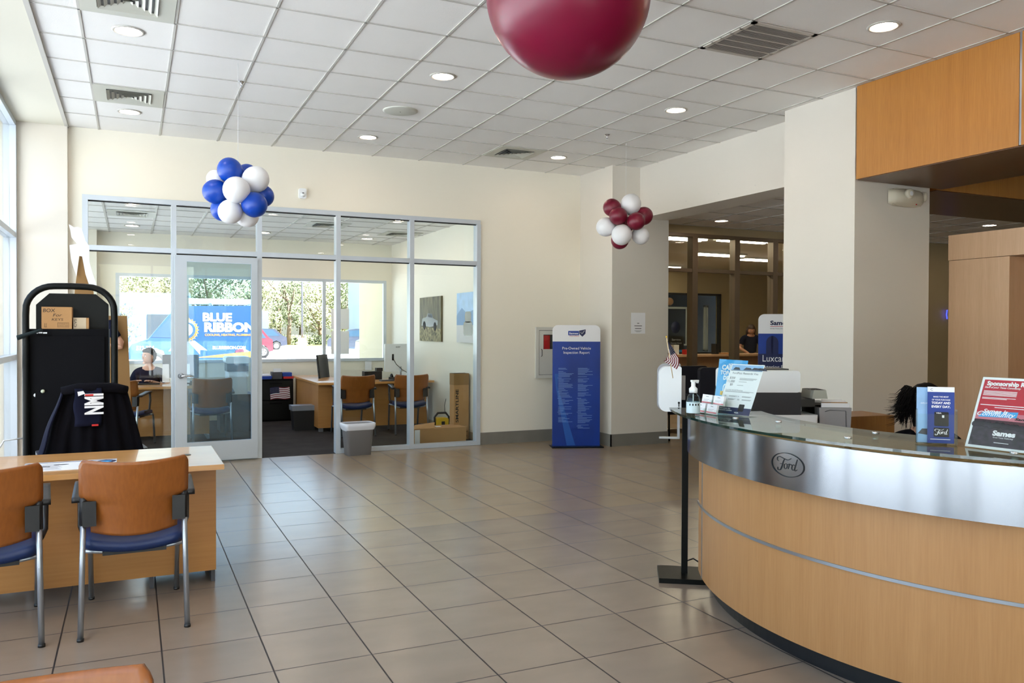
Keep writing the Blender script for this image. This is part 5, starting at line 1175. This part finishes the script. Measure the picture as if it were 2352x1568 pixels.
# pictures on the right wall: frame faces -x
def pic(label, y0, y1, z0, z1, sea):
    t = thing('canvas_print', label, 'picture', (4.3, (y0+y1)/2, z0)); w = y1-y0; h = z1-z0
    M = frame((-.033, 0, 0), (0, -1, 0), (0, 0, 1)); b = MB(M)
    b.m(PLBL if sea else pm('forest_print', (112, 104, 74), .6, var=.8, vscale=(14, 14, 3))); b.box(-w/2, w/2, 0, h, -.03, 0)
    if sea:
        b.m(pm('mountain_print', (120, 156, 196), .6)); b.prism([(-w/2, h*.55), (-w*.2, h*.7), (w*.1, h*.58), (w/2, h*.66), (w/2, h*.35), (-w/2, h*.35)][::-1], 0, .001)
        b.m(pm('sand_print', (206, 206, 206), .6)); b.box(-w/2, w/2, 0, h*.35, 0, .0012); b.m(DKC); b.rbox(-w*.1, w*.4, h*.14, h*.42, .001, .002, .05); b.rbox(-w*.02, w*.33, h*.40, h*.62, .001, .002, .05)
    else:
        b.m(pm('rock_print', (160, 150, 110), .7, var=.9, vscale=(20, 20, 20))); b.prism([(-w/2, 0), (w/2, 0), (w/2, h*.28), (-w/2, h*.33)], 0, .001)
        b.m(SILC); b.prism([(-w*.4, h*.36), (-w*.36, h*.52), (-w*.15, h*.55), (-w*.1, h*.63), (w*.1, h*.62), (w*.15, h*.52), (w*.36, h*.46), (w*.36, h*.36), (0, h*.32)][::-1], .001, .002)
        b.m(TIRE)
        for x, z in ((-.26, .36), (.24, .33)): b.lathe([(.07, .002), (.06, .003)], 16, T(w*x, h*z, 0))
        b.m(CGL); b.prism([(-w*.12, h*.55), (-w*.08, h*.61), (w*.08, h*.605), (w*.1, h*.53)][::-1], .002, .003)
    b.obj('canvas', t)
pic('canvas photo of a pickup truck among trees on the office side wall', 11.69, 12.70, 1.35, 2.05, False)
pic('pale blue canvas photo of a vehicle nearest the glass on the office side wall', 10.35, 11.02, 1.35, 2.06, True)
# boxes in the office corner
t = thing('long_cardboard_box', 'long flat cardboard box lying against the glass partition', 'box', (3.75, 10.4, .003))
b = MB().m(CARD); b.box(-.37, .36, -.15, .2, 0, .21); b.obj('box_body', t)
b = MB().m(CARD); b.add([(-.38, -.15, .21), (-.1, -.15, .215), (-.02, .05, .27), (-.3, .08, .24), (-.38, -.15, .205), (-.1, -.15, .21), (-.02, .05, .265), (-.3, .08, .235)], [(0, 1, 2, 3), (7, 6, 5, 4), (0, 4, 5, 1), (1, 5, 6, 2), (2, 6, 7, 3), (3, 7, 4, 0)]); b.obj('open_flap', t)
b = MB().m(WHTP); b.box(-.37, -.30, -.156, -.151, .0, .2); b.box(-.02, .05, -.02, .05, .211, .215); b.obj('torn_label', t)
t = thing('tall_cardboard_box', 'tall narrow cardboard box with vertical brand lettering in the office corner', 'box', (4.165, 10.62, .003))
b = MB().m(CARD); b.box(-.12, .1, -.08, .09, 0, .92); b.m(CARDD); b.box(-.122, .102, -.082, .092, .76, .92)
b.M = T(-.075, -.081, .47) @ UP @ RZ(pi/2); b.m(INK); b.text('SMARTLINE', T(0, -.02, .0008), .042, .46, bold=.02); b.M = T(.05, -.081, .1) @ UP; b.text('CABLE', T(0, 0, .0008), .02, .07); b.text('READ', T(0, -.06, .0008), .02, .06)
b.obj('box_body', t)
t = thing('jobsite_radio', 'yellow and black portable jobsite radio on the floor by the tall box', 'radio', (4.08, 11.15, .003))
b = MB().m(YEL); b.rbox(-.09, .09, -.07, .07, .04, .25, .03, 'y'); b.obj('radio_body', t); b = MB().m(BLK); b.tube([(-.1, -.02, .03), (-.11, -.02, .26), (-.06, -.02, .32), (.06, -.02, .32), (.11, -.02, .26), (.1, -.02, .03)], .016, 8); b.box(-.02, .03, -.075, -.07, .05, .2); b.box(-.1, .1, -.06, .06, 0, .04); b.obj('roll_cage', t)
b = MB().m(BLK); b.tube([(.06, .0, .3), (.05, .0, .42), (.08, .02, .52)], .004, 6); b.obj('antenna', t)
# ------------------------------------------------------------------ service room
t = thing('service_counter', 'long wood fronted service counter behind the bronze glazing', 'counter', (11.5, 13.6, 0)); M = T(-11.5, -13.6, 0)
b = MB(M).m(BOXW); b.box(9.6, 13.4, 13.5, 14.1, 1.0, 1.04); b.obj('counter_top', t)
b = MB(M).m(wood('service_front', (168, 134, 104), (150, 116, 86), .5)); b.box(9.7, 13.3, 13.7, 13.74, .0, 1.0); b.box(9.7, 9.74, 13.74, 14.1, 0, 1.0); b.obj('front_panel', t)
for x, w, h, m_, l in ((10.15, .14, .2, WHT, 'white papers at the left end of the service counter'), (10.45, .12, .1, RED, 'small reddish box on the service counter'), (11.2, .10, .22, BLK, 'black coffee thermos on the service counter'), (11.75, .05, .12, WHT, 'small white dispenser near the woman'), (11.45, .3, .03, CARD, 'flat tray on the service counter')):
    b = MB().m(m_); b.rbox(x-w/2, x+w/2, 13.7, 13.85, 1.041, 1.041+h, .02, 'z', 3); b.obj('counter_item', None, (x, 13.78, 1.041), l, 'counter item') if 0 else b.obj({WHT: 'paper_holder', RED: 'small_box', BLK: 'thermos', CARD: 'flat_tray'}[m_], None, (x, 13.78, 1.041), l, 'container')
t = thing('window_decals', 'round and rectangular dark stickers on the sliding service window', 'sticker', (12.6, 17.19, 1.3))
b = MB(T(.1, 0, .32) @ UP).m(PNAVY); b.lathe([(.14, 0), (.14, .004)], 20, Matrix.Scale(1.1, 4, (0, 1, 0))); b.obj('round_sticker', t)
b = MB(T(.12, 0, -.12) @ UP).m(INK); b.rbox(-.24, .24, -.26, .22, 0, .004, .02); b.m(WHTP); b.text('Service', T(0, .1, .005), .05, .28); b.text('Express Hours', T(0, .02, .005), .035, .34); b.m(PCYAN); b.box(-.2, .2, -.2, -.14, .004, .005); b.obj('square_sticker', t)
b = MB().m(pm('pumpkin', (190, 140, 100), .6)); b.ball((0, 0, .0), .12, 16, T(12.45, 17.12, 2.28), (1, .5, .85)); b.obj('round_lantern', None, (12.45, 17.12, 2.2), 'small round tan paper lantern above the sliding service window', 'lantern')
for (x, y, w, l) in ((8.0, 10.9, 1.2, 'fluorescent fixture nearest the bronze glazing, left'), (9.3, 10.7, 1.0, 'fluorescent fixture in the second upper pane'), (10.55, 12.9, 1.15, 'long fluorescent fixture deeper in the service room'), (12.0, 13.4, .8, 'short fluorescent fixture behind the third upper pane'), (11.2, 15.9, 1.2, 'farthest fluorescent fixture over the service counter')):
    t = thing('fluorescent_light', l, 'ceiling light', (x, y, 3.07), 0, 'service room fluorescent fixtures')
    b = MB().m(WHT); b.box(-w/2-.02, w/2+.02, -.17, .17, -.03, 0); b.obj('fixture_body', t)
    for dy in (-.08, .08): b = MB().m(TUBE); b.box(-w/2, w/2, dy-.03, dy+.03, -.05, -.03); b.obj('tube', t)
def lounge(x, y, rz, l):
    t = thing('waiting_chair', l, 'chair', (x, y, 0), rz, 'dark waiting chairs beyond the opening')
    NB = pm('dark_upholstery', (18, 18, 30), .8) if 'dark_upholstery' not in bpy.data.materials else bpy.data.materials['dark_upholstery']
    b = MB().m(NB); b.rbox(-.3, .3, .22, .32, .4, 1.04, .05, 'y'); b.obj('backrest', t)
    b = MB().m(NB); b.rbox(-.3, .3, -.28, .22, .36, .5, .05, 'z'); b.obj('seat', t)
    for s in (-1, 1):
        for q in (-.26, .26): b = MB().m(BLKM); b.tube([(s*.28, q, 0), (s*.27, q*.9, .37)], .014, 8); b.obj('leg', t)
        b = MB().m(NB); b.box(s*.33-.03, s*.33+.03, -.26, .3, .62, .66); b.box(s*.33-.015, s*.33+.015, -.2, -.17, .36, .62); b.obj('armrest', t)
lounge(7.22, 8.95, RD(165), 'dark waiting chair seen between the dispenser bottle and the cyan sign'); lounge(7.05, 9.5, RD(175), 'dark waiting chair seen just right of the sanitiser dispenser')
# ------------------------------------------------------------------ outside
b = MB().m(CONC); b.box(-120, 140, -90, 72, -.12, -.06); struct('floor_lot', b)['kind'] = 'structure'
bpy.data.objects['floor_lot'].name = 'floor'
b = MB().m(GRASS); b.box(-60, 60, 72, 110, -.1, .15); b.obj('grass_verge', None, (0, 80, 0), 'pale grass verge beyond the parking lot', 'grass', kind='stuff')
b = MB().m(pm('kerb', (206, 204, 198), .8)); b.box(-60, 60, 71.2, 72, -.1, .12); b.box(-10, 40, 58, 58.4, -.1, .1); b.obj('parking_kerb', None, (0, 71.5, 0), 'long white concrete kerb at the edge of the lot', 'kerb')
def wheel(b, x, y, z, r, w=.22):
    b.m(TIRE); b.lathe([(r*.6, -w/2), (r*.95, -w/2), (r, -w/4), (r, w/4), (r*.95, w/2), (r*.6, w/2)], 24, T(x, y, z) @ RX(pi/2), cap=True)
    b.m(SILV); b.lathe([(r*.58, w/2), (r*.5, w/2+.01), (r*.1, w/2+.005), (0, w/2+.01)], 20, T(x, y, z) @ RX(pi/2), cap=False); b.m(TIRE)
    for k in range(5): a = 2*pi*k/5; b.box(-.02, .02, r*.25, r*.5, -.006, 0, T(x, y-w/2-.012, z) @ UP @ RZ(a))
# van: side profile along +x, nose at x=0
t = thing('cargo_van', 'blue lettered service van parked outside the office window', 'van', (-.12, 33, -.06), RD(-1))
prof = [(0.0, .45), (.0, .85), (.12, 1.02), (.75, 1.20), (1.55, 2.10), (1.9, 2.38), (2.3, 2.46), (5.0, 2.50), (5.35, 2.40), (5.42, .45), (4.95, .42), (4.85, .75), (4.55, .88), (4.25, .75), (4.15, .42), (1.45, .42), (1.35, .75), (1.05, .88), (.75, .75), (.65, .42)]
sx = 4.72/5.42
prof = [(x*sx, z) for x, z in prof]
b = MB().m(VAN); b.prism(prof[::-1], -.0, 1.9, lambda a, c, d: (a, d, c)); b.obj('body_shell', t)
b = MB().m(CGL); f_ = lambda a, c, d: (a, d, c)
b.prism([(.80*sx+.05, 1.28), (1.55*sx+.05, 2.02), (2.15*sx, 2.05), (2.15*sx, 1.25)][::-1], -.012, .01, f_); b.add([(.70, .12, 1.26), (1.38, .12, 2.12), (1.38, 1.78, 2.12), (.70, 1.78, 1.26), (.72, .12, 1.24), (1.42, .12, 2.1), (1.42, 1.78, 2.1), (.72, 1.78, 1.24)], [(0, 1, 2, 3), (7, 6, 5, 4)]); b.obj('window_glass', t)
for x in (1.05*sx, 4.55*sx): b = MB(); wheel(b, x, .11, .36, .35); b.obj('wheel', t)
b = MB().m(WHT); M_ = Matrix()
for z in (2.72, 2.60): b.tube([(1.25, .25, z), (4.5, .25, z)], .035, 8); b.tube([(1.25, 1.65, z), (4.5, 1.65, z)], .035, 8)
for x in (1.4, 2.9, 4.4): b.tube([(x, .25, 2.48), (x, .25, 2.72)], .03, 8); b.tube([(x, .25, 2.6), (x, 1.65, 2.6)], .03, 8); b.tube([(x, 1.65, 2.48), (x, 1.65, 2.72)], .03, 8)
b.obj('ladder_rack', t)
b = MB(T(0, -.006, 0) @ UP).m(WHTP); b.lathe([(.42, 0), (.42, .004)], 30, T(1.95, 1.55, 0)); b.m(ORG)
for k in range(24): a = 2*pi*k/24; b.prism([(1.95+.40*cos(a-.1), 1.55+.40*sin(a-.1)), (1.95+.48*cos(a), 1.55+.48*sin(a)), (1.95+.40*cos(a+.1), 1.55+.40*sin(a+.1))], 0, .005)
b.lathe([(.40, .004), (.33, .007)], 30, T(1.95, 1.55, 0)); b.m(VAN); b.lathe([(.34, .007), (.3, .009)], 30, T(1.95, 1.55, 0)); b.m(WHTP); b.lathe([(.24, .010), (.2, .012)], 30, T(1.95, 1.55, 0))
b.prism([(1.65, 1.15), (1.85, 1.1), (1.62, .62), (1.5, .8), (1.35, .75)], 0, .004); b.prism([(2.05, 1.1), (2.25, 1.15), (2.7, .78), (2.45, .80), (2.45, .62)], 0, .004)
b.text('BLUE', T(2.55, 1.90, .008), .30, 1.05, 'L', bold=.04); b.text('RIBBON', T(2.6, 1.50, .008), .33, 1.85, 'L', bold=.05); b.m(ORG); b.text('COOLING, HEATING, PLUMBING', T(2.62, 1.33, .008), .08, 1.7, 'L', bold=.03)
b.m(WHTP); b.text('512-354', T(.25, .80, .008), .15, .6, 'L', bold=.03); b.text('BLUERIBBON.COM', T(2.9, .82, .008), .12, 1.2, 'L', bold=.02); b.m(ORG); b.prism([(2.2, .5), (4.5, .5), (4.5, .75), (3.2, .62)], 0, .004)
b.obj('livery_graphics', t)
def car(label, loc, rz, mt, L=4.6, H=1.65, rear=False):
    t = thing('parked_car', label, 'car', loc, rz)
    k = L/4.6; p = [(0, .35), (0, .75), (.15, .95), (.95, 1.05), (1.6, H-.08), (2.2, H), (3.6, H-.02), (4.25, 1.12), (4.55, 1.0), (4.6, .4), (4.15, .32), (4.05, .62), (3.75, .74), (3.45, .62), (3.35, .3), (1.35, .3), (1.25, .62), (.95, .74), (.65, .62), (.55, .32)]
    b = MB().m(mt); b.prism([(x*k, z) for x, z in p][::-1], 0, 1.8, lambda a, c, d: (a, d, c)); b.obj('body_shell', t)
    b = MB().m(CGL); b.prism([(1.15*k, 1.08), (1.68*k, H-.14), (2.45*k, H-.08), (2.45*k, 1.08)][::-1], -.01, 1.81, lambda a, c, d: (a, d, c)); b.prism([(2.55*k, 1.08), (2.55*k, H-.08), (3.5*k, H-.1), (4.0*k, 1.1)][::-1], -.01, 1.81, lambda a, c, d: (a, d, c)); b.box(4.3*k, 4.45*k, .3, 1.5, .95, 1.0); b.obj('window_glass', t)
    for x in (.95*k, 3.75*k):
        for y in (.1, 1.7): b = MB(); wheel(b, x, y, .33, .33); b.obj('wheel', t)
    return t
def gp_(px, d): v = ray(px, 800); k = d/1.0; p = v*k; return (p.x, p.y, -.06)
car('white car with blue flank at the left edge of the open doorway view', gp_(492, 62), RD(-12), WHC, rear=True)
car('red car partly behind the door jamb outside the office window', gp_(500, 44), RD(-4), REDC, L=2.9)
car('silver car parked right of the two window sheets', gp_(1012, 45), RD(172), SILC, L=4.7, H=1.8)
car('dark car parked beyond the papers on the window', gp_(752, 60), RD(-10), DKC, L=4.4)
car('dark blue car behind the door glass at the lot edge', gp_(520, 60), RD(0), DKC, L=4.4)
q = Vector(gp_(694, 58))
t = thing('lamp_post', 'parking lot lamp post on a tan concrete pier', 'lamp post', tuple(q))
b = MB().m(pm('pier', (206, 176, 130), .8)); b.lathe([(.32, 0), (.30, 1.0)], 20); b.obj('concrete_pier', t); b = MB().m(GRYD); b.tube([(0, 0, 1.0), (0, 0, 9)], .07, 8); b.obj('pole', t); b = MB().m(GRYD); b.box(-.5, .5, -.2, .2, 9, 9.2); b.obj('lamp_head', t)
b = MB().m(CORR); b.box(17.0, 40, 60, 70, -.1, 6.0); b.obj('corrugated_building', None, (20, 58, 0), 'pale corrugated metal building outside right of the lot', 'building')
t = thing('blue_grey_building', 'blue grey commercial building behind the van', 'building', (-2, 66, 0))
b = MB().m(BLDG); b.box(-2, 6, 0, 5, -.1, 4.2); b.obj('building_block', t)
b = MB().m(BLDG); b.box(6.2, 12, 2, 5, -.1, 3.0); b.obj('side_wing', t)
b = MB().m(SKYB); b.box(-.5, 1.5, -.05, 0, .5, 2.6); b.box(3, 5, -.05, 0, .5, 2.6); b.obj('window_glass', t)
# trees: clumps of leaf faces over branching trunks, several kinds sharing meshes
def make_tree(seed, label, h, w, mt):
    random.seed(seed); t = thing('leafy_tree', label, 'tree', (0, 0, 0), 0, 'trees beyond the parking lot')
    b = MB().m(BARK); b.tube([(0, 0, 0), (.1, 0, h*.3), (0, .1, h*.6)], [.22, .16, .07], 8)
    for k in range(5): a = random.random()*2*pi; z = h*(.25+.07*k); b.tube([(0.05, 0, z), (w*.3*cos(a), w*.3*sin(a), z+h*.2), (w*.42*cos(a), w*.42*sin(a), z+h*.32)], [.08, .05, .02], 6)
    b.obj('trunk', t); b = MB().m(mt)
    for c in range(34):
        a = random.random()*2*pi; rr_ = w*.5*random.random()**.5; z = h*(.28+.70*random.random()); k = 1-.5*abs((z/h)-.55)
        cx, cy, cr = rr_*k*cos(a), rr_*k*sin(a), .5+.5*random.random()
        for i in range(80):
            d = Vector((random.gauss(0, 1), random.gauss(0, 1), random.gauss(0, 1))).normalized()*cr*(.6+.5*random.random()); p = Vector((cx, cy, z))+d
            u = Vector((random.gauss(0, 1), random.gauss(0, 1), random.gauss(0, 1))).normalized(); v = u.orthogonal().normalized(); s = .07+.08*random.random()
            b.add([tuple(p-u*s), tuple(p+v*s*.6), tuple(p+u*s), tuple(p-v*s*.6)], [(0, 1, 2, 3)])
    b.obj('foliage', t); return t
T1 = make_tree(1, 'tall green tree rising behind the lamp post', 7.4, 5.0, GRN); T2 = make_tree(4, 'yellow green bushy tree just right of the doorway jamb', 5.6, 4.5, GRN2)
T1.location = (12.6, 66+8, 0); T2.location = (9.6, 74, 0)
for k, (src, px, d, s, l) in enumerate(((T1, 640, 76, 1.0, 'green tree at the left of the open doorway view'), (T2, 735, 78, 1.0, 'yellow green tree under the window mullion'), (T1, 790, 80, .9, 'green tree behind the right pane of papers'), (T1, 835, 74, .85, 'green tree against the corrugated building'),
        (T1, 300, 75, 1.15, 'tree behind the seated man at far left'), (T2, 350, 74, 1.1, 'bushy tree above the van windscreen'), (T1, 420, 78, 1.15, 'tree behind the glass door stile'), (T1, 480, 75, 1.2, 'tree above the van lettering'), (T1, 550, 76, 1.15, 'tree at the right of the glass door'), (T2, 275, 60, .6, 'small bush at the left edge of the office window'), (T2, 690, 80, 1.1, 'pale tree right beside the lamp pole'))):
    n_ = dup(src, gp_(px, d), k*1.3, l); n_.location.z = 0; n_.scale = (s, s, s)
b = MB().m(GRN)
random.seed(9)
for i in range(5200):
    p = Vector((-8+26*random.random(), 74+random.random()*1.0, .1+.9*random.random()**1.3)); u = Vector((random.gauss(0, 1), random.gauss(0, 1), random.gauss(0, 1))).normalized(); v = u.orthogonal().normalized(); s = .16
    b.add([tuple(p-u*s), tuple(p+v*s*.6), tuple(p+u*s), tuple(p-v*s*.6)], [(0, 1, 2, 3)])
b.obj('hedge_row', None, (5, 74, 0), 'low hedge running along the far side of the lot', 'hedge', kind='stuff')
# ------------------------------------------------------------------ light
w = bpy.data.worlds.new('sky'); S.world = w; w.use_nodes = True; nt = w.node_tree; nt.nodes.clear()
o = nt.nodes.new('ShaderNodeOutputWorld'); bg = nt.nodes.new('ShaderNodeBackground'); sk = nt.nodes.new('ShaderNodeTexSky'); sk.sky_type = 'NISHITA'; sk.sun_disc = False
sk.sun_elevation = RD(55); sk.sun_rotation = RD(195); sk.air_density = 1.2; sk.dust_density = 2.5; sk.altitude = 0
nt.links.new(sk.outputs[0], bg.inputs[0]); bg.inputs[1].default_value = .6; nt.links.new(bg.outputs[0], o.inputs[0])
sl = bpy.data.lights.new('sun', 'SUN'); sl.energy = 46; sl.angle = RD(.6); sl.color = (1, .98, .95); so = bpy.data.objects.new('sun', sl); COL.objects.link(so)
so.rotation_euler = Vector((-.7, .62, -1.2)).to_track_quat('-Z', 'Y').to_euler()
portal((X0-.08, 4.6, 1.85), (RD(90), 0, RD(-90)), 10.6, 3.6)
portal((1.3, -6.4, 1.75), (RD(90), 0, 0), 4.6, 3.4)
portal((2, 14.6, 1.7), (RD(-90), 0, 0), 4.4, 1.5)
v = S.view_settings; S.display_settings.display_device = 'sRGB'; v.view_transform = 'Standard'; v.look = 'None'; v.gamma = 1; v.exposure = .27; v.use_curve_mapping = False
c = S.cycles; c.use_denoising = True; c.max_bounces = 9; c.diffuse_bounces = 4; c.glossy_bounces = 5; c.transmission_bounces = 8; c.transparent_max_bounces = 64; c.caustics_reflective = False; c.caustics_refractive = False; c.sample_clamp_indirect = 6
